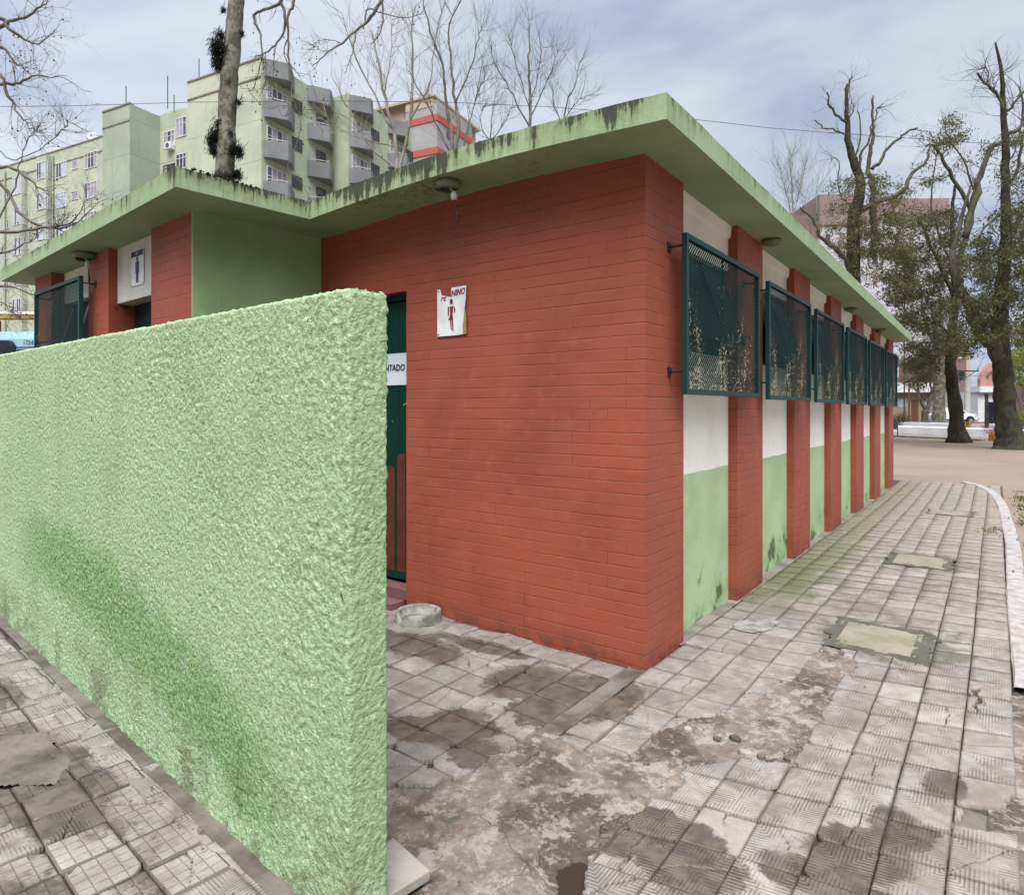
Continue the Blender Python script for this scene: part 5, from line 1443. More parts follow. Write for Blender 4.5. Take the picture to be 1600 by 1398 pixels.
# the balcony facade
FA = Face(K, BB, -AA)
OUTB = 1.88; vB0 = 6.82
blk('balcony_wing', -OUTB, -.001, vB0, 15.0, HT_ + .1, APTJ)
m = MB(); m.obox(K, AA, BB, -.04, -.002, .04, vB0, 0, HT_ + .06); m.build('facade_skin', APTJ, ap, uv=None)
FA2 = Face(K - AA * OUTB, BB, -AA); FA1 = Face(K - AA * .04, BB, -AA)
for (F_, v0, cols) in ((FA1, .16, 1), (FA1, 4.30, 1), (FA2, vB0 + .08, 1), (FA2, 11.65, 1)):
    for k in range(7):
        zp = HT_ - 2.82 * k
        foot = [(v0, 0), (v0 + .12, .28), (v0 + 1.22, 1.10), (v0 + 1.55, 1.02), (v0 + 2.9, 0.0)]
        P_ = lambda v, o: F_.P + F_.d * v + F_.o * (o + .002)
        m = MB(); pts_ = [tuple(P_(*q)) for q in foot]; m.prism(pts_, zp - 1.18, zp)
        bo = m.build('balcony', BALC, ap, uv=None)
        if k:
            m = MB(); m.tube([(*P_(v0 + .1, .25), zp + .13), (*P_(v0 + 1.22, 1.06), zp + .13), (*P_(v0 + 2.8, .08), zp + .13)], .022, 5)
            m.build('rail', WINF, bo)
        if v0 < 1 or v0 > 6.5:
            window(F_, ap, v0 + .28, v0 + 2.15, zp - 3.9 if k == 99 else zp - 2.82 - .9, zp - 2.82 + 1.15, 'white', 4, .55)
            window(F_, ap, v0 + 2.62, v0 + 3.62, zp - 2.82 + .35, zp - 2.82 + 1.28, 'dark', 3, .1)
        else:
            window(F_, ap, v0 + .95, v0 + 1.95, zp - 2.82 - .9, zp - 2.82 + 1.15, 'dark', 1, 0)

# grey tower with red bands and a peach crown
Cg = CAM + 70 * (FW + (683 - CX) / FPX * RT)
Fg = Face(Cg, AA, -BB); Fr = Face(Cg, BB, -AA)
tw = thing('banded_tower', 'grey tower with red bands and peach upper storey behind the bare trees', 'building', (Cg[0], Cg[1], 0))
uG = Fg.s_at(634); vG = Fr.s_at(737); hG = Fg.z_at(683, 156)
m = MB(); m.obox(Cg, AA, BB, 0, uG, 0, vG, 0, hG); m.build('tower_wall', GREYW, tw, uv=None)
m = MB(); m.obox(Cg, AA, BB, 1.0, Fg.s_at(575), .6, 10, 0, Fg.z_at(683, 150)); m.obox(Cg, AA, BB, .5, uG, -.05, .6, Fg.z_at(660, 170), Fg.z_at(683, 150)); m.build('peach_storey', PEACH, tw, uv=None)
m = MB(); m.obox(Cg, AA, BB, .3, Fg.s_at(575), -.2, 10, Fg.z_at(683, 150), Fg.z_at(683, 150) + .25); m.build('roof_edge', PEACH, tw, uv=None)
for (ya, yb) in ((178, 188.5), (229, 240)):
    m = MB(); z0, z1 = Fg.z_at(683, yb), Fg.z_at(683, ya)
    Fg.slab(m, -.08, uG, z0, z1, 0.0, .08); Fr.slab(m, 0, vG, z0, z1, 0.0, .08); m.build('red_band', REDS, tw, uv=None)
m = MB(); Fr.slab(m, vG * .25, vG * .45, Fg.z_at(683, 205), Fg.z_at(683, 190), 0, .05); m.build('window', WING, tw, uv=None)
m = MB(); m.obox(Cg, AA, BB, -5, -.1, vG + .1, vG + 9, 0, hG - 3.2); m.build('lower_wing', GREYW, tw, uv=None)
m = MB(); m.obox(Cg, AA, BB, -5.06, -.05, vG + .04, vG + 9, hG - 7.0, hG - 6.4); m.build('red_band', REDS, tw, uv=None)

# ---- right side, beyond the square
def facing(px, z):            # a frame facing the camera at depth z, s to the right
    P = CAM + z * (FW + (px - CX) / FPX * RT); return Face(P, RT, -FW)
def house(name, label, z, px0, px1, ytop, mat, depth=8, yb=None, cat='house', group=None):
    f = facing(px0, z); w = (px1 - px0) / FPX * z; h = hz_at(z, ytop)
    t_ = thing(name, label, cat, (f.P[0], f.P[1], 0), group=group)
    m = MB(); f.slab(m, 0, w, 0, h, -depth, 0); m.build('wall', mat, t_, uv=None)
    return t_, f, w, h
def px_slab(f, z, mb, p0, p1, y0, y1, o0, o1, ref):
    f.slab(mb, (p0 - ref) / FPX * z, (p1 - ref) / FPX * z, max(0, hz_at(z, y1)), hz_at(z, y0), o0, o1)
t_, f, w, h = house('pink_topped_block', 'high white apartment block with pink upper walls behind the leafy trees', 92, 1279, 1482, 352, WHITEB, 16, cat='building')
z = 92
m = MB(); px_slab(f, z, m, 1279, 1348, 305, 352, -15, .3, 1279); px_slab(f, z, m, 1396, 1482, 311, 352, -15, .25, 1279); px_slab(f, z, m, 1348, 1396, 318, 352, -12, -.5, 1279); m.build('pink_storey', PINK, t_, uv=None)
m = MB(); px_slab(f, z, m, 1300, 1320, 298, 305, -6, -2, 1279); m.build('roof_tank', PINK, t_, uv=None)
for r in range(9):
    for (p0, p1) in ((1290, 1297), (1312, 1319), (1336, 1342), (1364, 1371), (1398, 1404), (1420, 1427), (1446, 1452), (1468, 1474)):
        y0 = 366 + 32 * r
        m = MB(); px_slab(f, z, m, p0, p1, y0, y0 + 15, 0.0, .08, 1279); m.build('window', [WING, PINK, WINB][(r + int(p0)) % 3], t_, uv=None)
t_, f, w, h = house('dark_roofed_block', 'low dark mauve block left of the high pink-topped one', 80, 1236, 1279, 337, MAUVE, 8, cat='building')
t_, f, w, h = house('orange_tower', 'narrow orange tower far behind the utility pole', 120, 1497, 1516, 528, PEACH, 10, cat='building')
t_, f, w, h = house('tan_house', 'tan house with brown door and broad white fascia across the street', 78, 1330, 1467, 612, TAN)
z = 78
m = MB(); px_slab(f, z, m, 1328, 1468, 598, 613, -7, .9, 1330); m.build('fascia', WHITEF, t_, uv=None)
m = MB(); px_slab(f, z, m, 1424, 1434.5, 624, 660, 0, .06, 1330); d_o = m.build('door', BROWN, t_, uv=None)
m = MB()
for k in range(6): px_slab(f, z, m, 1425.5, 1433, 628 + k * 5, 630 + k * 5, .06, .09, 1330)
m.build('door_panel', BROWN, d_o, uv=None)
for (p0, p1, y0, y1) in ((1399, 1416, 623, 636), (1443, 1452, 623, 636)):
    m = MB(); px_slab(f, z, m, p0, p1, y0, y1, 0, .05, 1330); wo = m.build('window', FROST, t_, uv=None)
    m = MB(); px_slab(f, z, m, (p0 + p1) / 2 - .3, (p0 + p1) / 2 + .3, y0, y1, .05, .09, 1330); m.build('mullion', WINF, wo, uv=None)
t_, f, w, h = house('mauve_house', 'mauve two-storey house between the tan house and the pole', 77, 1467.5, 1510, 560, MAUVE)
z = 77
for (p0, p1, y0, y1) in ((1474, 1486, 622, 634), (1494, 1505, 622, 628), (1494, 1505, 632, 655), (1474, 1484, 580, 594)):
    m = MB(); px_slab(f, z, m, p0, p1, y0, y1, 0, .05, 1467.5); m.build('window', WING, t_, uv=None)
t_, f, w, h = house('gabled_shop', 'white garage with dark shutter under a faded pink curved gable', 70, 1528, 1606, 612, WHITEF)
z = 70
m = MB(); px_slab(f, z, m, 1526, 1608, 604, 613, -2, .5, 1528); m.build('fascia', WHITEF, t_, uv=None)
m = MB(); px_slab(f, z, m, 1540, 1566, 628, 662, 0, .05, 1528); m.build('shutter', NAVY, t_, uv=None)
gm = MB(); ring = []
for (px, py) in ((1530, 604), (1530, 592), (1533, 582), (1539, 574), (1545, 567), (1552, 567), (1559, 572), (1566, 582), (1572, 592), (1572, 604)):
    s_ = (px - 1528) / FPX * z; p = f.P + f.d * s_; ring.append((p[0], p[1], hz_at(z, py)))
gm.hexa([(x + f.o[0] * -.3, y + f.o[1] * -.3, q) for x, y, q in ring], [(x + f.o[0] * .2, y + f.o[1] * .2, q) for x, y, q in ring])
go = gm.build('gable', SALMON, t_, uv=None)
gm = MB(); ring = []
for k in range(13):
    t2 = math.pi * k / 12; px, py = 1549 - 9 * math.cos(t2), 590 - 10 * math.sin(t2); s_ = (px - 1528) / FPX * z; p = f.P + f.d * s_; ring.append((p[0] + f.o[0] * .3, p[1] + f.o[1] * .3, hz_at(z, py)))
gm.tube(ring, .09, 5); gm.build('arch_moulding', MAUVE, go)
t_, f, w, h = house('grey_gate_wall', 'dark gateway between the mauve house and the white garage', 72, 1512, 1527, 615, CEMENTD, 1, cat='gateway')
m = MB(); px_slab(f, 72, m, 1514, 1523, 625, 661, 0, .05, 1512); m.build('gate', NAVY, t_, uv=None)
t_, f, w, h = house('low_pink_house', 'pink house wall at the right edge behind the big trunk', 66, 1606, 1720, 600, PINK)
# street
rd_ = MB(); c1 = CAM + 62 * FW; rd_.obox(c1, RT, FW, -70, 140, 0, 14, -0.07, -0.035)
tag(rd_.build('street', ASPH, uv=None), kind='structure')
# whitewashed low walls of the square
P0, P1 = CAM + 42.0 * (FW + (1380 - CX) / FPX * RT), CAM + 32.5 * (FW + (1640 - CX) / FPX * RT)
dL = P1 - P0; LL = float(np.hypot(*dL)); dL = dL / LL; nL = np.array([-dL[1], dL[0]]); nL = nL if nL @ FW > 0 else -nL
m = MB(); m.obox(P0, dL, nL, -8, LL, 0, 1.6, -.06, .40); m.build
lw = m.build('low_wall', WHITEF, bevel=.02); tag(lw, 'long low whitewashed retaining wall across the far side of the square', 'wall')
m = MB(); m.obox(P0, dL, nL, -8, LL, 2.6, 3.1, -.06, .62); lw = m.build('back_wall', WHITEF, bevel=.02); tag(lw, 'second whitewashed low wall just behind and above the long one', 'wall')
m = MB(); m.obox(P0, dL, nL, -8, LL, -4.6, -4.3, -.06, .045); lw = m.build('path_edging', CEMENT, uv=None); tag(lw, kind='structure')

# parked white pickup
def car(px, z, label):
    f = facing(px, z); t_ = thing('parked_car', label, 'car', (f.P[0], f.P[1], 0))
    prof = [(-4.7, .45), (-4.75, .95), (-4.65, 1.0), (-3.35, 1.02), (-3.1, 1.50), (-2.7, 1.60), (-1.95, 1.60), (-1.55, 1.48), (-1.12, 1.08), (-.35, .98), (-.05, .85), (0, .55), (-.05, .38), (-.4, .34), (-4.6, .38)]
    def pl(mb, poly, o0, o1, inset=0):
        P_ = lambda s, q, o: (f.P[0] + f.d[0] * s + f.o[0] * o, f.P[1] + f.d[1] * s + f.o[1] * o, q)
        mb.hexa([P_(s, q, o0) for s, q in poly], [P_(s, q, o1) for s, q in poly])
    b = MB(); pl(b, prof, -1.75, 0); b.build('body', CARW, t_, bevel=.06)
    g_ = MB(); pl(g_, [(-3.05, 1.08), (-2.92, 1.46), (-2.3, 1.50), (-2.3, 1.08)], 0, .012); pl(g_, [(-2.22, 1.08), (-2.22, 1.50), (-1.95, 1.50), (-1.62, 1.40), (-1.3, 1.08)], 0, .012); g_.build('side_window', CARG, t_)
    d_ = MB(); pl(d_, [(-2.27, .5), (-2.255, .5), (-2.255, 1.05), (-2.27, 1.05)], 0, .008); pl(d_, [(-4.6, .36), (-.35, .34), (-.35, .44), (-4.6, .48)], 0, .02); d_.build('sill_trim', BLACK, t_)
    for s_ in (-3.85, -.85):
        ar = MB(); pl(ar, [(s_ + .44 * math.cos(math.pi * k / 10), .36 + .44 * math.sin(math.pi * k / 10)) for k in range(11)], 0, .014); ar.build('wheel_arch', BLACK, t_)
        w_ = MB(); c = f.P + f.d * s_; pA = (c[0] - f.o[0] * .2, c[1] - f.o[1] * .2, .35); pB = (c[0] + f.o[0] * .05, c[1] + f.o[1] * .05, .35); w_.tube([pA, pB], .35, 20); wo = w_.build('wheel', TYRE, t_)
        r_ = MB(); pC = (c[0] + f.o[0] * .06, c[1] + f.o[1] * .06, .35)
        for q in range(6):
            an = math.pi * 2 * q / 6; r_.tube([pC, (pC[0] + f.d[0] * .21 * math.cos(an), pC[1] + f.d[1] * .21 * math.cos(an), .35 + .21 * math.sin(an))], .035, 5)
        r_.tube([pB, pC], .075, 10); r_.build('rim', RIM, wo)
    h_ = MB(); pl(h_, [(-.34, .78), (-.04, .72), (-.06, .82), (-.34, .90)], 0, .015); h_.build('headlight', RIM, t_)
    b2 = MB(); pl(b2, [(-.25, .42), (.10, .45), (.08, .58), (-.25, .60)], -1.7, -.05); b2.build('bumper', BLACK, t_, bevel=.02)
car(1529, 66, 'white pickup parked in the street beyond the low white walls')

# bus and street shelter at the far left
Pb = CAM + 16 * (FW + (62 - CX) / FPX * RT); th_ = 0.10; db = RT * math.cos(th_) + FW * math.sin(th_) * -1; ob_ = -(FW * math.cos(th_) + RT * math.sin(th_))
bf = Face(Pb, db, ob_)
bt = thing('city_bus', 'light blue city bus behind the green wall at the left edge', 'bus', (Pb[0], Pb[1], 0))
hb = hz_at(16, 515)
def bpl(mb, poly, s0, s1):
    P_ = lambda s, o, q: (bf.P[0] + bf.d[0] * s + bf.o[0] * o, bf.P[1] + bf.d[1] * s + bf.o[1] * o, q)
    mb.hexa([P_(s0, o, q) for o, q in poly], [P_(s1, o, q) for o, q in poly])
m = MB(); bpl(m, [(0, .35), (0, hb - .42), (-.03, hb - .22), (-.12, hb - .07), (-.30, hb), (-2.2, hb), (-2.38, hb - .07), (-2.47, hb - .22), (-2.5, hb - .42), (-2.5, .35)], -10.5, 0); m.build('body', BUSB, bt, bevel=.03)
zw = hz_at(16, 531)
for k in range(6):
    a = -1.62 - .95 * 1.55 * k
    m = MB(); q = [(a, zw - .95), (a, zw - .14), (a - .10, zw - .02), (a - .22, zw), (a - 1.15, zw), (a - 1.3, zw - .08), (a - 1.35, zw - .2), (a - 1.35, zw - .95)]
    P_ = lambda s, o, z_: (bf.P[0] + bf.d[0] * s + bf.o[0] * o, bf.P[1] + bf.d[1] * s + bf.o[1] * o, z_)
    q = [(s + 1.0, z_) for s, z_ in q]
    m.hexa([P_(s, .002, z_) for s, z_ in q], [P_(s, .02, z_) for s, z_ in q]); m.build('window', CARG, bt, bevel=.01)
m = MB(); bf.slab(m, -.60, -.02, zw - 1.2, zw - .23, .002, .012); bf.slab(m, -10.4, -.02, hb - .44, hb - .42, .002, .012); m.build('trim', BLACK, bt)
for s_ in (-2.2, -8.6):
    m = MB(); c = bf.P + bf.d * s_; m.tube([(c[0] - bf.o[0] * .3, c[1] - bf.o[1] * .3, .48), (c[0] + bf.o[0] * .01, c[1] + bf.o[1] * .01, .48)], .48, 20); m.build('wheel', TYRE, bt)
V_, F_ = text_mesh('1724', 0.16, .9)
m = MB(); Pq = bf.P + bf.d * -.30; m.add(on_wall(V_, Pq, bf.d, bf.o, zw - .07, .012), F_); m.build('fleet_number', BLACK, bt)
cn = thing('street_shelter', 'shelter with white roof and rusty ochre beam behind the light blue bus', 'shelter', tuple(np.append(CAM + 24 * (FW - .75 * RT), 0)))
sf_ = facing(-260, 24); w_ = (75 + 260) / FPX * 24
m = MB(); z0, z1, z2 = hz_at(24, 500), hz_at(24, 487), hz_at(24, 472)
m.hexa([(*(sf_.P + sf_.d * s + sf_.o * o), q) for s, o, q in ((0, .3, z1), (w_, .3, z1 - .15), (w_, -4, z1 + .3), (0, -4, z1 + .4))], [(*(sf_.P + sf_.d * s + sf_.o * o), q) for s, o, q in ((0, .3, z1 + .12), (w_, .3, z1 - .05), (w_, -4, z2 - .05), (0, -4, z2 + .1))]); m.build('roof', WHITEF, cn)
m = MB(); sf_.slab(m, 0, w_, z0, z1, .0, .28); m.build('beam', OCHRE, cn, bevel=.02)
m = MB()
for k in range(5): sf_.slab(m, w_ * k / 4 - .1 if k else 0, w_ * k / 4 + (0 if k == 4 else .1), 0, z0, -.2, 0)
m.build('post', OCHRE, cn)
m = MB(); sf_.slab(m, 0, w_, 0, z0, -4.0, -3.9); m.build('back_panel', NAVY, cn)

# poles, posts, bench, bin, planter
def pole(px, ytop, ybot, z, r, mat, name, label, cat):
    p = at(px, ytop, z); m = MB(); m.tube([(p.x, p.y, -.05), (p.x, p.y, p.z)], [r, r * .8], 10)
    t_ = thing(name, label, cat, (p.x, p.y, 0)); m.build('shaft', mat, t_, smooth=False); return t_, p
t_, p = pole(1511.5, 588, 662, 68, .32, POLEC, 'utility_pole', 'pale concrete utility pole with a transformer between the houses', 'pole')
m = MB(); m.lathe([(0, -.6), (.28, -.6), (.30, .25), (.1, .35), (0, .35)], (p.x - .5, p.y, p.z + .2), 12); m.obox((p.x, p.y), RT, FW, -1.2, 1.2, -.06, .06, p.z + .5, p.z + .62); m.build('transformer', IRON, t_)
t_, p = pole(1420.5, 600, 664, 47, .07, BROWN, 'rusty_post', 'thin rusty post standing before the tan house', 'post')
m = MB(); m.ball((p.x, p.y, p.z), .09, 8, 5); m.build('cap', BROWN, t_)
t_, p = pole(1541.5, 617, 670, 38, .11, BARKD, 'short_post', 'short dark green post before the dark shutter', 'post')
m = MB(); m.ball((p.x, p.y, p.z), .13, 8, 5); m.build('cap', BARKD, t_)
t_, p = pole(1413, 395, 664, 60, .06, IRON, 'tall_mast', 'very thin tall mast rising past the end of the roof', 'mast')
m = MB(); m.ball((p.x, p.y, p.z), .1, 8, 5); m.build('cap', IRON, t_)
bz = 39; bfc = facing(1514, bz); bn = thing('bench', 'brown bench on orange legs upon the white wall', 'bench', (bfc.P[0], bfc.P[1], .4))
zb1, zb0 = hz_at(bz, 659), hz_at(bz, 668)
m = MB(); px_slab(bfc, bz, m, 1514, 1538, 659, 661.5, -.4, 0, 1514); m.build('seat', WOODB, bn, bevel=.01)
for p0 in (1515.5, 1534.5):
    m = MB(); bfc.slab(m, (p0 - 1514) / FPX * bz, (p0 + 2 - 1514) / FPX * bz, .38, zb1 - .10, -.38, -.02); m.build('leg', ORANGE, bn)
pc = gnd(1557, 688); pn_t = thing('planter_box', 'small orange planter box at the foot of the big trunk', 'planter', tuple(pc))
m = MB(); m.obox((pc.x, pc.y), RT, FW, -.14, .3, -.1, .35, -.05, .30); m.build('box', ORANGE, pn_t, bevel=.01)
m = MB(); m.obox((pc.x, pc.y), RT, FW, -.11, .27, -.07, .32, .285, .31); m.build('soil', MORTAR, pn_t)
pc = gnd(1398.5, 682); bt_ = thing('litter_bin', 'grey litter bin on a post just past the far end of the building', 'litter bin', tuple(pc))
m = MB(); m.lathe([(0, .40), (.12, .40), (.15, .95), (.14, 1.0), (0, 1.03)], pc, 16); m.build('bin', GREYBIN, bt_)
m = MB(); m.tube([(pc.x + .12, pc.y, -.05), (pc.x + .12, pc.y, .6)], .025, 6); m.build('post', GREYBIN, bt_)
# ------------------------------------------------------------------ trees
class Tree:
    def __init__(s, seed): s.r = random.Random(seed); s.tw = MB(); s.tips = []
    def grow(s, p, d, L, r, lvl, up=0.15, sides=3, wander=0.25, kids_=(3, 5), spread=0.6, seg=4, ratio=0.55):
        R = s.r; pts = [p.copy()]; rad = [r]; d = d.normalized()
        for k in range(seg):
            d = (d + Vector((R.gauss(0, wander), R.gauss(0, wander), R.gauss(0, wander) + up)) * 0.5).normalized()
            pts.append(pts[-1] + d * L / seg); rad.append(r * (1 - 0.72 * (k + 1) / seg))
        s.tw.tube(pts, rad, sides, cap=False)
        s.tips.append(pts[-1])
        if lvl > 0:
            for _ in range(R.randint(*kids_)):
                k = R.randint(1, seg); t = pts[k]
                dd = (pts[k] - pts[k - 1]).normalized()
                o = dd.orthogonal().normalized(); o.rotate(Matrix.Rotation(R.uniform(0, 6.283), 3, dd))
                nd = (dd + o * R.uniform(.4, 1.0) * spread * 1.6).normalized()
                s.grow(t, nd, L * R.uniform(.35, .75) * (ratio / .55), max(rad[k] * .62, .002), lvl - 1, up, sides, wander, kids_, spread, seg, ratio)
    def limb(s, mb, pxs, z, r0, r1, jit=0.0, n=8, zs_=None, sub=4):
        """a limb through picture points at its own depth; returns world points"""
        P = [at(px, py, z + (zs_[i] if zs_ else 0)) for i, (px, py) in enumerate(pxs)]
        out = [P[0]]
        for i in range(len(P) - 1):
            p0 = P[max(i - 1, 0)]; p1 = P[i]; p2 = P[i + 1]; p3 = P[min(i + 2, len(P) - 1)]
            for k in range(1, sub + 1):
                t = k / sub
                q = 0.5 * ((2 * p1) + (p2 - p0) * t + (2 * p0 - 5 * p1 + 4 * p2 - p3) * t * t + (3 * p1 - p0 - 3 * p2 + p3) * t ** 3)
                out.append(q + Vector((s.r.gauss(0, jit), s.r.gauss(0, jit), s.r.gauss(0, jit))))
        m = len(out); fl = [1 + (flare * math.exp(-max(0, q.z) / .45) if flare else 0) for q in out] if False else None; rad = [(r0 + (r1 - r0) * i / (m - 1)) * s.r.uniform(.93, 1.07) for i in range(m)]
        mb.tube(out, rad, n)
        return out
    def twigs_on(s, pts, count, L, r, lvl, f0=0.2, **kw):
        R = s.r
        for _ in range(count):
            i = R.randint(int(len(pts) * f0), len(pts) - 1); p = pts[i]
            dd = (pts[min(i + 1, len(pts) - 1)] - pts[max(i - 1, 0)]).normalized()
            o = dd.orthogonal().normalized(); o.rotate(Matrix.Rotation(R.uniform(0, 6.283), 3, dd))
            s.grow(p, (dd * R.uniform(.3, 1) + o * R.uniform(.4, 1)).normalized(), L * R.uniform(.5, 1.2), r * R.uniform(.6, 1.1), lvl, **kw)
def leaves(centres, per, spread, size, seed, droop=0.0, aspect=0.26):
    """many small leaf faces scattered about the given centres"""
    R = np.random.RandomState(seed); C_ = np.array([tuple(c) for c in centres]); n = len(C_) * per
    P = np.repeat(C_, per, 0) + R.normal(0, 1, (n, 3)) * np.array(spread)
    d = R.normal(0, 1, (n, 3)); d[:, 2] -= droop; d /= np.linalg.norm(d, axis=1, keepdims=True)
    o = np.cross(d, R.normal(0, 1, (n, 3))); o /= np.linalg.norm(o, axis=1, keepdims=True)
    s_ = size * R.uniform(.5, 1.3, (n, 1))
    V = np.stack([P, P + d * s_ * .5 + o * s_ * aspect * .5, P + d * s_, P + d * s_ * .5 - o * s_ * aspect * .5], 1).reshape(-1, 3)
    return V, np.arange(n * 4).reshape(-1, 4)
def balls_on(tips, count, r, R):
    m = MB()
    for _ in range(count):
        p = R.choice(tips); L = R.uniform(.02, .10)
        m.tube([p, (p.x, p.y, p.z - L)], .0015, 3, cap=False); m.ball((p.x, p.y, p.z - L - r), r * R.uniform(.8, 1.2), 6, 4)
    return m

# 1: the plane trunk behind the left wing, its air plants and hanging boughs
z1 = 12.0
t1 = Tree(11); b0 = at(351, 639, z1)
T1 = thing('plane_tree', 'thick mottled plane trunk with dark air plants rising behind the left wing', 'tree', (b0.x, b0.y, 0))
m = MB(); base = at(347, 760, z1)
pts1 = t1.limb(m, [(346, 766), (348, 520), (349, 340), (350, 285), (352, 250), (354, 200), (356, 150), (359, 110), (364, 60), (368, 20), (369, -10), (372, -80), (380, -200)], z1, .185, .125, .006, 14)
m.build('trunk', BARKP, T1, smooth=True)
m = MB(); L_ = []
def lb(pxs, r0, r1, z=z1, zz=None, n=6): 
    q = t1.limb(m, pxs, z, r0, r1, .006, n, zz); L_.append(q); return q
lb([(372, -80), (410, -75), (440, -40), (440, 0)], .07, .03)
lb([(440, 0), (432, 9), (407, 18), (397, 24), (399, 38), (406, 50), (409, 73), (410, 90)], .032, .013)
lb([(439, 3), (444, 18), (444, 48), (433, 67), (415, 83), (398, 88)], .030, .010)
lb([(440, -60), (458, -30), (459, 2), (456, 13), (450, 23), (450, 43), (451, 63), (451, 95), (455, 108), (455, 150), (460, 163)], .034, .008)
lb([(450, 60), (444, 78), (446, 92), (460, 110), (468, 119)], .012, .006)
lb([(415, 83), (416, 120), (415, 133)], .009, .005); lb([(430, 75), (428, 105), (425, 130)], .009, .005)
lb([(388, 142), (400, 155), (418, 170), (440, 165), (460, 172), (488, 188), (505, 205)], .006, .005); lb([(410, 90), (402, 120), (395, 140), (388, 142)], .010, .006)
lb([(430, 130), (440, 180), (470, 172), (520, 175), (555, 195), (585, 235)], .006, .004)
lb([(455, 150), (470, 200), (450, 260), (470, 285), (485, 312)], .006, .004)
lb([(380, -200), (520, -120), (590, -60), (597, 0)], .09, .036)
lb([(597, 0), (583, 22), (570, 38), (555, 49), (535, 68), (515, 80), (498, 96), (487, 104)], .034, .007)
lb([(597, 0), (598, 33), (590, 58), (580, 70)], .020, .007)
lb([(570, 38), (573, 17), (583, 15), (618, 27), (650, 26), (662, 18)], .016, .005)
lb([(556, 50), (552, 78), (546, 95), (539, 116)], .012, .005)
lb([(535, 68), (510, 62), (494, 64)], .009, .004); lb([(515, 80), (500, 78), (488, 71)], .007, .004)
m.build('bough', BARKT, T1, smooth=True)
for q in L_[1:]: t1.twigs_on(q, 12, .34, .0050, 1, .15, up=-.05, wander=.35, kids_=(1, 3))
t1.tw.build('twigs', BARKT, T1, uv=None)
tag(balls_on(t1.tips, 90, .013, t1.r).build('seed_balls', SEED, T1, smooth=True), kind='stuff')
def airplant(c, rx, rz, n, L, seed):
    R = np.random.RandomState(seed); V = []; Fq = []
    for k in range(n):
        d = R.normal(0, 1, 3); d[2] -= .35; d /= np.linalg.norm(d)
        p = np.array(c) + R.normal(0, 1, 3) * np.array([rx, rx, rz]) * .42; q = p + d * L * R.uniform(.5, 1.2); q2 = (p + q) / 2 + np.array([0, 0, -.02])
        o = np.cross(d, [0.3, .2, 1]); o = o / np.linalg.norm(o) * .006
        b = len(V); V += [p - o, p + o, q2 + o, q2 - o, q]; Fq += [(b, b + 1, b + 2, b + 3), (b + 3, b + 2, b + 4, b + 4)]
    return V, Fq
m = MB()
for (px, py, rx, rz, n, L) in ((341, 75, .15, .22, 900, .14), (341, 98, .11, .16, 500, .13), (344, 55, .07, .10, 150, .12), (333, 218, .10, .20, 500, .16), (340, 203, .06, .2, 250, .14), (334, 235, .07, .08, 200, .14), (358, 128, .07, .09, 150, .09), (368, 232, .12, .09, 330, .17), (375, 240, .06, .08, 130, .17), (352, 276, .22, .06, 420, .13), (370, 272, .09, .09, 320, .12), (372, 158, .05, .06, 90, .15), (349, 15, .04, .06, 80, .09), (378, 52, .03, .03, 60, .10), (350, 240, .05, .05, 80, .1), (360, 208, .05, .05, 80, .1), (343, 190, .04, .05, 90, .1)):
    V, Fq = airplant(tuple(at(px, py, z1 - .10)), rx, rz, n, L, int(px + py)); m.add(V, [tuple(dict.fromkeys(f)) for f in Fq])
m.build('air_plants', EPI, T1, uv=None)

# 2: plane tree off the left edge whose twigs reach in
z2 = 11.0
t2 = Tree(5); c_ = at(-330, 640, z2)
T2 = thing('bare_tree', 'bare tree at the left edge with fine twigs and little dark seed balls', 'tree', (c_.x, c_.y, 0))
m = MB(); t2.limb(m, [(-330, 775), (-325, 400), (-320, 150), (-300, -100)], z2, .24, .15, .01, 12); m.build('trunk', BARKP, T2, smooth=True)
m = MB(); L_ = []
for pxs, r0, r1 in (([(-310, 60), (-150, 70), (-10, 44), (20, 32), (50, 22), (75, 2)], .06, .007), ([(-315, 130), (-150, 60), (-10, 30), (10, 40), (35, 60), (60, 68), (85, 48)], .05, .006), ([(-318, 200), (-120, 100), (-10, 72), (20, 96), (42, 108)], .05, .006),
                    ([(-320, 240), (-100, 150), (-10, 133), (25, 132), (50, 121), (100, 120)], .05, .006), ([(-320, 300), (-100, 200), (-10, 118), (12, 150), (30, 180), (50, 202)], .05, .006),
                    ([(-320, 330), (-90, 262), (-10, 258), (30, 268), (60, 292), (78, 300)], .05, .006), ([(-320, 380), (-90, 300), (-10, 282), (30, 330), (60, 352), (110, 355), (150, 320)], .045, .006),
                    ([(-320, 420), (-90, 360), (-10, 362), (40, 360), (90, 352), (115, 346), (137, 312)], .045, .005), ([(-320, 430), (-90, 400), (-10, 398), (30, 385), (60, 370)], .04, .006), ([(-320, 440), (-60, 440), (-10, 447), (20, 450), (55, 463)], .04, .006), ([(-60, 442), (-5, 470), (15, 480), (20, 490)], .012, .005),
                    ([(-10, 350), (20, 300), (30, 262), (45, 215), (65, 205)], .016, .005), ([(-10, 230), (20, 250), (50, 240), (95, 205), (110, 190)], .012, .005)):
    L_.append(t2.limb(m, pxs, z2, r0, r1, .012, 6))
m.build('bough', BARKT, T2, smooth=True)
for q in L_: t2.twigs_on(q, 17, .48, .0058, 2, .58, up=.02, wander=.32, kids_=(2, 3))
t2.tw.build('twigs', BARKT, T2, uv=None)
tag(balls_on(t2.tips, 120, .013, t2.r).build('seed_balls', SEED, T2, smooth=True), kind='stuff')

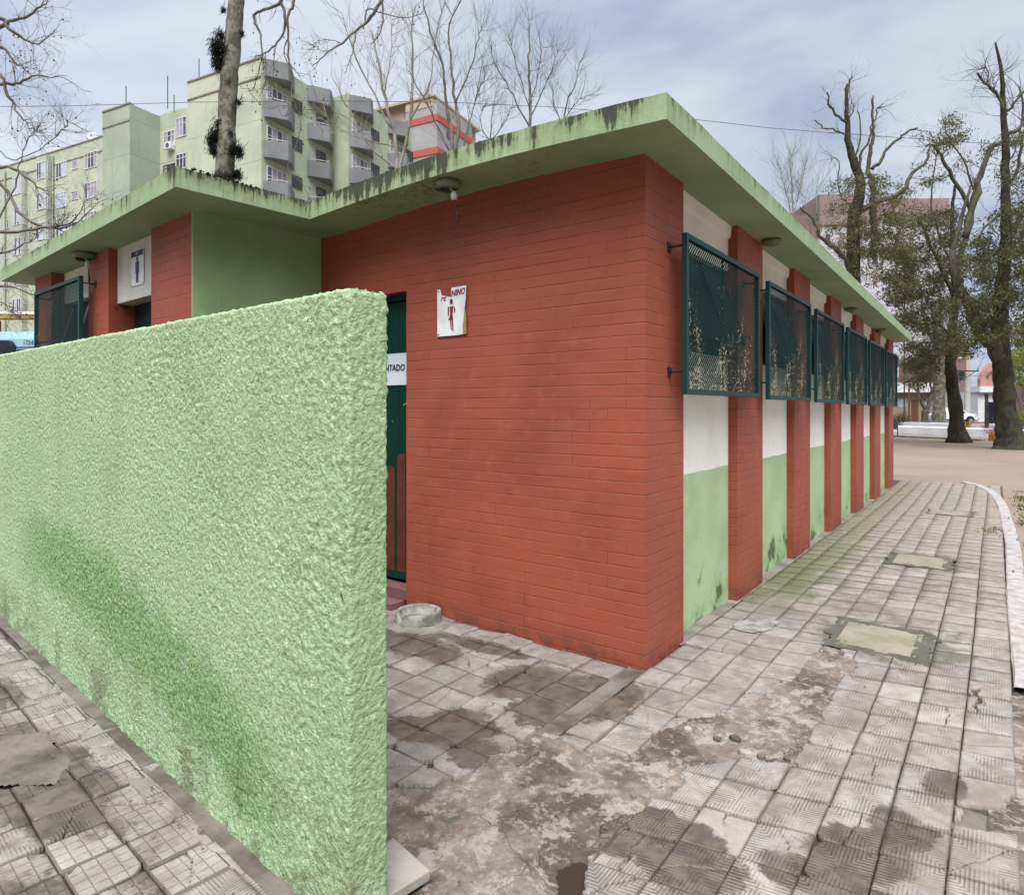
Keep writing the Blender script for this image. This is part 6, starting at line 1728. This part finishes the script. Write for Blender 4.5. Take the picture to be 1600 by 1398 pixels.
# 3: bare pale trees rising behind the roof
def bare(name_label, seed, z, stems, mat, base_px, tw=(26, 1.6, .012, 2), up=.28, spread=.42, f0=.18, group='bare trees beyond the roof'):
    t = Tree(seed); c = at(base_px, 640, z)
    T = thing('bare_tree', name_label, 'tree', (c.x, c.y, 0), group=group)
    m = MB(); g0 = HY + EYE * FPX / z
    t.limb(m, [(base_px, g0), (base_px, stems[0][0][0][1] if False else (g0 + stems[0][0][0][1]) / 2), stems[0][0][0]], z, stems[0][1] * 1.2, stems[0][1] * .8, .02, 9)
    m.build('trunk', mat, T, smooth=True)
    m = MB()
    for pxs, r0, r1 in stems:
        if pxs[0] != stems[0][0][0]: pxs = [stems[0][0][0]] + pxs if abs(pxs[0][0] - stems[0][0][0][0]) + abs(pxs[0][1] - stems[0][0][0][1]) > 30 and False else pxs
        q = t.limb(m, pxs, z, r0 * .68, r1 * .8, .03, 7); t.twigs_on(q, tw[0], tw[1], tw[2], tw[3], f0, up=up, wander=.22, kids_=(2, 4), spread=spread)
    m.build('limbs', mat, T, smooth=True)
    t.tw.build('crown', mat if mat is BARKB else BARKT, T, uv=None)
    return T
bare('many-stemmed bare tree in front of the banded tower, leftmost behind the main roof', 21, 32, [([(622, 275), (613, 200), (598, 140), (590, 90), (580, 45)], .15, .03), ([(622, 275), (640, 190), (645, 110), (643, 55), (650, 5)], .13, .03), ([(620, 262), (585, 235), (560, 200), (540, 160), (520, 120)], .10, .02), ([(612, 200), (575, 130), (550, 75), (533, 20)], .08, .02), ([(640, 190), (670, 130), (680, 60), (690, 20)], .07, .02), ([(616, 230), (560, 215), (530, 200), (505, 180)], .05, .015), ([(600, 150), (610, 90), (612, 30)], .05, .015)], BARKB, 622, (22, 1.9, .014, 2))
bare('tall twin-stemmed bare tree overlapping the banded tower\'s right side', 22, 30, [([(708, 250), (704, 200), (697, 150), (690, 100), (672, 50), (660, -15)], .14, .03), ([(708, 250), (716, 200), (712, 160), (705, 100), (702, 40), (722, -5)], .14, .03), ([(706, 245), (680, 190), (655, 140), (636, 108)], .07, .02), ([(712, 160), (735, 110), (745, 70), (752, 45)], .06, .02), ([(720, 240), (737, 180), (745, 150), (757, 120)], .05, .02)], BARKT, 708, (24, 1.7, .013, 2))
bare('slender bare tree with a pointed crown standing alone against the sky', 23, 34, [([(828, 215), (828, 150), (826, 100), (827, 60), (825, 34)], .13, .02), ([(828, 200), (802, 150), (778, 110), (765, 66)], .07, .015), ([(828, 190), (848, 140), (862, 110), (872, 80)], .06, .015), ([(828, 170), (812, 120), (800, 80), (796, 55)], .05, .015), ([(828, 160), (842, 110), (848, 75)], .05, .015)], BARKT, 828, (28, 1.6, .012, 2))
bare('low spreading bare tree right of the pointed one', 24, 36, [([(878, 200), (885, 160), (900, 130), (905, 100)], .08, .02), ([(878, 195), (900, 160), (920, 150)], .05, .015), ([(878, 195), (865, 160), (862, 130)], .05, .015)], BARKT, 878, (24, 1.5, .012, 2))
bare('small bare tree in the dip between the tower and the pointed tree', 25, 38, [([(765, 230), (768, 190), (772, 160), (778, 135)], .06, .015), ([(765, 225), (790, 190), (800, 165)], .05, .015), ([(765, 225), (750, 190), (757, 165)], .05, .015)], BARKT, 765, (20, 1.5, .012, 2))
bare('pale fan-shaped bare tree just above the sloping right eave', 26, 62, [([(1238, 420), (1238, 320), (1237, 270), (1236, 240)], .16, .03), ([(1238, 340), (1225, 290), (1218, 260)], .08, .02), ([(1238, 340), (1252, 290), (1258, 262)], .08, .02)], BARKB, 1238, (34, 2.6, .022, 2), .4, .35)
bare('thin bare tree to the left of the tall leafy-topped one', 27, 55, [([(1278, 440), (1277, 380), (1276, 320), (1276, 290)], .12, .03), ([(1277, 390), (1262, 340), (1258, 310)], .06, .02), ([(1277, 380), (1292, 330), (1296, 300)], .06, .02)], BARKB, 1278, (24, 2.3, .018, 2), .35, .4)

# 4: the big trees of the square
def leafy(label, seed, z, trunk, limbs, patches, mat, lmat, tr=(.25, .12), tw=(10, 1.1, .014, 2), per=26, size=.16, sp=.32, droop=.5, lobes=None, keep=0.0):
    t = Tree(seed); c = at(trunk[0][0], 640, z)
    T = thing('square_tree', label, 'tree', (c.x, c.y, 0), group='old trees on the sandy square')
    m = MB(); tp = t.limb(m, trunk, z, tr[0], tr[1], .015, 22)
    for iv, (vx, vy, vz) in enumerate(m.v):      # buttressed foot
        if vz < 1.6 and tr[0] > .3:
            cxx, cyy = tp[0].x, tp[0].y; an = math.atan2(vy - cyy, vx - cxx)
            k = 1 + (.42 + .18 * math.sin(5 * an + seed)) * math.exp(-max(0, vz) / .38); k0 = 1 + .05 * math.sin(7 * an + seed)
            m.v[iv] = (cxx + (vx - cxx) * k * k0, cyy + (vy - cyy) * k * k0, vz)
    m.build('trunk', mat, T, smooth=True)
    m = MB(); L_ = []
    for it in limbs:
        pxs, r0, r1 = it[:3]; q = t.limb(m, pxs, z, r0, r1, .03, 8, it[3] if len(it) > 3 else None); L_.append(q)
        t.twigs_on(q, tw[0], tw[1], tw[2], tw[3], .15, up=.05, wander=.35, kids_=(2, 3), spread=.7)
    if m.v: m.build('limbs', BARKM if mat is not BARKP else BARKP, T, smooth=True)
    if t.tw.v: t.tw.build('twigs', BARKT, T, uv=None)
    cs = []
    for (poly, n) in patches:
        xs_ = [p[0] for p in poly]; ys_ = [p[1] for p in poly]; k = 0; tries = 0
        while k < n and tries < n * 30:
            tries += 1
            x, y = t.r.uniform(min(xs_), max(xs_)), t.r.uniform(min(ys_), max(ys_))
            if not inpoly(np.array([x]), np.array([y]), poly)[0]: continue
            if float(pn(x * .055, y * .075, seed)) + 0.5 * float(pn(x * .16, y * .16, seed + 3)) < keep: continue
            cs.append(at(x, y, z + t.r.uniform(-2.2, 2.2))); k += 1
    if cs:
        V, Fq = leaves(cs, per, (sp, sp, sp * .62), size, seed, droop)
        o = raw_mesh('foliage', V, Fq, lmat, T, smooth=False)
    return T, t, tp
leafy('tall half-bare tree with sawn upper limbs above the middle of the right eave', 31, 28,
      [(1333, 693), (1333, 500), (1333, 400), (1335, 338), (1345, 288), (1336, 258), (1326, 225), (1324, 190), (1322, 150), (1324, 132)],
      [([(1324, 165), (1325, 135), (1331, 118)], .05, .03), ([(1364, 330), (1364, 290), (1357, 263), (1360, 235), (1366, 210), (1363, 190), (1365, 151)], .12, .04), ([(1345, 330), (1375, 313), (1400, 305), (1418, 290), (1425, 270), (1448, 253), (1450, 233)], .13, .04), ([(1362, 265), (1376, 253), (1385, 235), (1403, 218), (1418, 206), (1433, 201)], .08, .035), ([(1345, 290), (1343, 250), (1355, 222), (1363, 195)], .07, .03), ([(1330, 420), (1310, 393), (1283, 373), (1273, 350), (1250, 325)], .12, .04), ([(1324, 195), (1306, 178), (1295, 162), (1294, 142)], .06, .03), ([(1325, 212), (1300, 202), (1284, 198), (1275, 186)], .04, .02), ([(1335, 250), (1345, 210), (1339, 172)], .045, .02), ([(1364, 400), (1364, 330), (1363, 320)], .15, .12), ([(1336, 330), (1312, 300), (1310, 255), (1298, 246)], .035, .015), ([(1324, 190), (1334, 170), (1330, 160)], .03, .02), ([(1365, 190), (1372, 172), (1378, 169)], .03, .02)],
      [([(1295, 290), (1330, 270), (1390, 275), (1420, 300), (1430, 380), (1420, 470), (1350, 440), (1300, 380)], 170), ([(1320, 340), (1420, 330), (1440, 500), (1400, 500)], 120)], BARKD, LEAFO, (.33, .035), (8, .8, .014, 2), 46, .17, .20, keep=.09)
leafy('dark leaning tree standing nearest left of the largest trunk', 32, 29.8,
      [(1497, 694), (1495, 670), (1493, 638), (1486, 590), (1486, 550), (1489, 500), (1492, 450), (1490, 400), (1488, 330), (1492, 290)],
      [([(1489, 460), (1462, 400), (1440, 350), (1425, 330)], .10, .03), ([(1490, 430), (1515, 350), (1523, 300), (1535, 262)], .13, .05), ([(1488, 520), (1450, 500), (1420, 510)], .07, .02), ([(1518, 330), (1494, 288), (1474, 250), (1460, 228), (1446, 229)], .10, .035), ([(1489, 420), (1465, 360), (1455, 300), (1470, 200)], .05, .02), ([(1523, 300), (1505, 250), (1482, 215), (1478, 186)], .045, .015)],
      [([(1395, 380), (1440, 330), (1500, 330), (1510, 420), (1490, 560), (1440, 590), (1400, 560)], 440), ([(1405, 520), (1480, 520), (1470, 600), (1420, 610)], 40), ([(1440, 200), (1500, 180), (1520, 260), (1440, 300)], 45)], BARKD, LEAFD, (.34, .05), (14, 1.2, .016, 2), 46, .17, .21, keep=.09)
_, t9, _ = leafy('largest old tree with a flaring mossy base and a forked trunk at the right edge', 33, 24.9,
      [(1580, 704), (1580, 692), (1576, 670), (1571, 640), (1568, 600), (1566, 560), (1563, 520), (1564, 470), (1569, 420), (1573, 370), (1571, 300), (1570, 225), (1568, 150), (1563, 105), (1555, 67)],
      [([(1564, 560), (1548, 535), (1528, 512), (1514, 475), (1495, 440), (1488, 400), (1500, 350), (1515, 290)], .32, .035), ([(1508, 372), (1523, 313), (1533, 275), (1548, 232), (1566, 222), (1586, 205), (1605, 188)], .12, .06), ([(1571, 205), (1564, 158), (1545, 134), (1527, 114)], .06, .035), ([(1572, 180), (1590, 155), (1605, 140)], .06, .04), ([(1572, 300), (1590, 260), (1600, 200), (1594, 135)], .07, .03), ([(1573, 380), (1595, 340), (1620, 300)], .12, .06), ([(1545, 134), (1542, 110), (1535, 107)], .025, .012), ([(1564, 152), (1552, 140), (1556, 118), (1572, 119)], .025, .012), ([(1571, 250), (1585, 240), (1600, 175)], .04, .02), ([(1568, 330), (1545, 350), (1530, 370)], .06, .02)],
      [([(1500, 400), (1560, 330), (1640, 300), (1660, 520), (1600, 540), (1520, 520)], 430), ([(1540, 230), (1600, 200), (1640, 320), (1560, 320)], 50), ([(1475, 470), (1560, 470), (1570, 540), (1490, 560)], 90)], BARKD, LEAFD, (.46, .03), (14, 1.1, .016, 2), 46, .16, .20, keep=.09)
# flare and trunk moss of the largest
for (base, lab, zz_, rr_) in (((1578, 702), 0, 24.9, .50), ((1497, 692), 1, 29.8, .34)):
    pass
leafy('small green-stemmed tree standing on the white wall before the tan house', 34, 43, [(1444, 672), (1445, 650), (1447, 640)],
      [([(1447, 640), (1437, 622), (1434, 605), (1432, 585)], .12, .05), ([(1447, 640), (1455, 622), (1460, 600), (1462, 560)], .14, .06), ([(1458, 612), (1478, 605), (1500, 595), (1530, 575)], .07, .02), ([(1446, 625), (1425, 605), (1405, 598)], .07, .02), ([(1456, 615), (1452, 580), (1450, 540)], .07, .02)],
      [([(1398, 560), (1430, 540), (1470, 560), (1475, 600), (1440, 612), (1402, 600)], 90)], BARKM, LEAFO, (.22, .20), (10, 1.4, .02, 2), 26, .17, .40, keep=0.0)
leafy('broad pale plane trunk with peeling bark behind the green-stemmed tree', 35, 48, [(1468, 668), (1468, 650), (1467, 620), (1470, 560), (1468, 520), (1460, 470)],
      [([(1470, 560), (1450, 510), (1440, 470)], .22, .1), ([(1469, 580), (1490, 540), (1505, 500)], .2, .08)], [], BARKP, LEAFO, (.45, .30), (10, 2.2, .03, 2))
leafy('bright green tree showing at the right edge beyond the largest trunk', 36, 45, [(1612, 672), (1610, 600), (1608, 560)], [([(1608, 560), (1600, 530), (1598, 500)], .15, .06)],
      [([(1586, 520), (1640, 500), (1660, 600), (1590, 600)], 130)], BARKD, LEAFY, (.25, .16), (5, 1.2, .02, 1), 30, .22, .45, keep=-.3)
# shrubs
def shrub(px, py, z, rx, rz, n, mat, label, name='shrub', size=.16, group=None):
    c = at(px, py, z); t_ = thing(name, label, 'shrub', (c.x, c.y, 0), group=group)
    R = random.Random(int(px)); cs = [Vector((c.x + R.gauss(0, rx * .5), c.y + R.gauss(0, rx * .5), max(.05, c.z + R.gauss(0, rz * .45)))) for _ in range(n)]
    V, Fq = leaves(cs, 30, (.12, .12, .12), size, int(px), -.3); raw_mesh('foliage', V, Fq, mat, t_, smooth=False)
    m = MB()
    for q in cs[:12]: m.tube([(c.x, c.y, -.05), ((c.x + q.x) / 2, (c.y + q.y) / 2, q.z * .6), q], [.03, .02, .008], 4, cap=False)
    m.build('stems', BARKD, t_, uv=None)
shrub(1596, 655, 36, .9, .6, 60, LEAFY, 'bright yellow-green bush at the right edge beside the big trunk')
shrub(1405, 657, 44, .5, .35, 40, LEAFD, 'spiky dark green plant on the white wall before the tan house', 'spiky_plant')
shrub(1551, 673, 33, .55, .12, 30, MAGENTA, 'low pink flowering plant on the white wall beside the big trunk', 'flowering_plant', .08)
shrub(1604, 560, 50, 1.6, 2.4, 120, LEAFY, 'tall sunlit palm-like bush at the right edge', 'shrub', .35)
# weeds by the kerb, and blown litter of leaves
def tuft(x, y, n, h, seed):
    R = np.random.RandomState(seed); V = []; Fq = []
    for k in range(n):
        p = np.array([x, y, -.01]) + R.normal(0, 1, 3) * [.07, .10, 0]; d = R.normal(0, 1, 3) * [.5, .5, 0] + [0, 0, 1]; d /= np.linalg.norm(d)
        L = h * R.uniform(.4, 1.2); o = np.cross(d, R.normal(0, 1, 3)); o = o / np.linalg.norm(o) * .006
        b = len(V); V += [p - o, p + o, p + d * L * .6 + o * 1.5, p + d * L - [0, 0, .01]]; Fq.append((b, b + 1, b + 2, b + 3))
    return V, Fq
m = MB(); R_ = random.Random(9)
for k in range(60):
    y = R_.uniform(1.5, 11.5); V, Fq = tuft(1.92 + R_.uniform(0, .45), y, 26, .07, k); m.add(V, Fq)
for (x, y, n) in ((1.60, 6.55, 90), (1.55, 6.3, 50)): V, Fq = tuft(x, y, n, .05, 99); m.add(V, Fq)
for k in range(26):
    px, py = R_.choice([(330, 1280), (365, 1310), (420, 1360), (430, 1365), (115, 1090)]); 
tag(m.build('weeds', GRASS, uv=None), 'short green weeds growing along the whitewashed kerb', 'weeds', None, 'stuff')
lit = MB()
for k in range(380):
    q = R_.random()
    if q < .45: p = gnd(R_.uniform(1400, 1600), 690 + 60 * R_.random() ** 1.3)
    elif q < .8: p = Vector((R_.uniform(.0, 1.6), R_.uniform(-2, 9), 0))
    else: x_, y_ = warpL(R_.uniform(-.1, 4), abs(R_.gauss(0, .18)) + .05); p = Vector((x_, y_, 0))
    a = R_.uniform(0, 6.28); s_ = R_.uniform(.006, .016) * (2.2 if q < .45 else 1); dx, dy = math.cos(a) * s_, math.sin(a) * s_; z_ = .012
    lit.add([(p.x - dx, p.y - dy, z_), (p.x + dy * .5, p.y - dx * .5, z_ + .004), (p.x + dx, p.y + dy, z_ + .002), (p.x - dy * .5, p.y + dx * .5, z_ + .006)], [(0, 1, 2, 3)])
tag(lit.build('leaf_litter', MUD, uv=None), 'small dry brown leaves and chips scattered over the paving', 'leaf litter', None, 'stuff')
# rubble chips on the broken screed
for (px, py, s_) in ((1165, 1172, .03), (1190, 1178, .02), (1230, 1182, .018), (880, 1222, .015), (1120, 1150, .02), (1075, 1136, .025), (1150, 1150, .03), (990, 1240, .014), (1010, 1190, .018)):
    p = gnd(px, py); m = MB(); R2 = random.Random(px)
    ring = [(p.x + s_ * math.cos(k * 1.05) * R2.uniform(.7, 1.2), p.y + s_ * math.sin(k * 1.05) * R2.uniform(.7, 1.2)) for k in range(6)]
    m.hexa([(x, y, -.02) for x, y in ring], [(x * .92 + p.x * .08, y * .92 + p.y * .08, -.004 + R2.uniform(0, .006)) for x, y in ring])
    o = m.build('rubble', PALET if px % 2 else MUD, bevel=.002); tag(o, 'chip of broken cement lying on the worn screed patch', 'rubble', 'broken cement chips')
# overhead cable
m = MB(); cp = [(-160, 168), (-50, 167), (100, 166), (300, 160), (500, 158), (700, 160), (870, 168), (1087, 187), (1200, 200), (1290, 207), (1430, 217), (1500, 222), (1620, 228), (1800, 236)]
m.tube([at(px, py, 24) for px, py in cp], .011, 5)
for o_ in (0,): pass
tag(m.build('overhead_cable', CABLE, uv=None), 'single dark cable strung across the sky above the roofs', 'cable')
m = MB(); m.tube([at(1430, 600, 60), at(1480, 592, 60), at(1512, 588, 67.9), at(1580, 585, 68)], .03, 4); tag(m.build('pole_wire', CABLE, uv=None), 'dark wires running to the pale utility pole', 'cable')
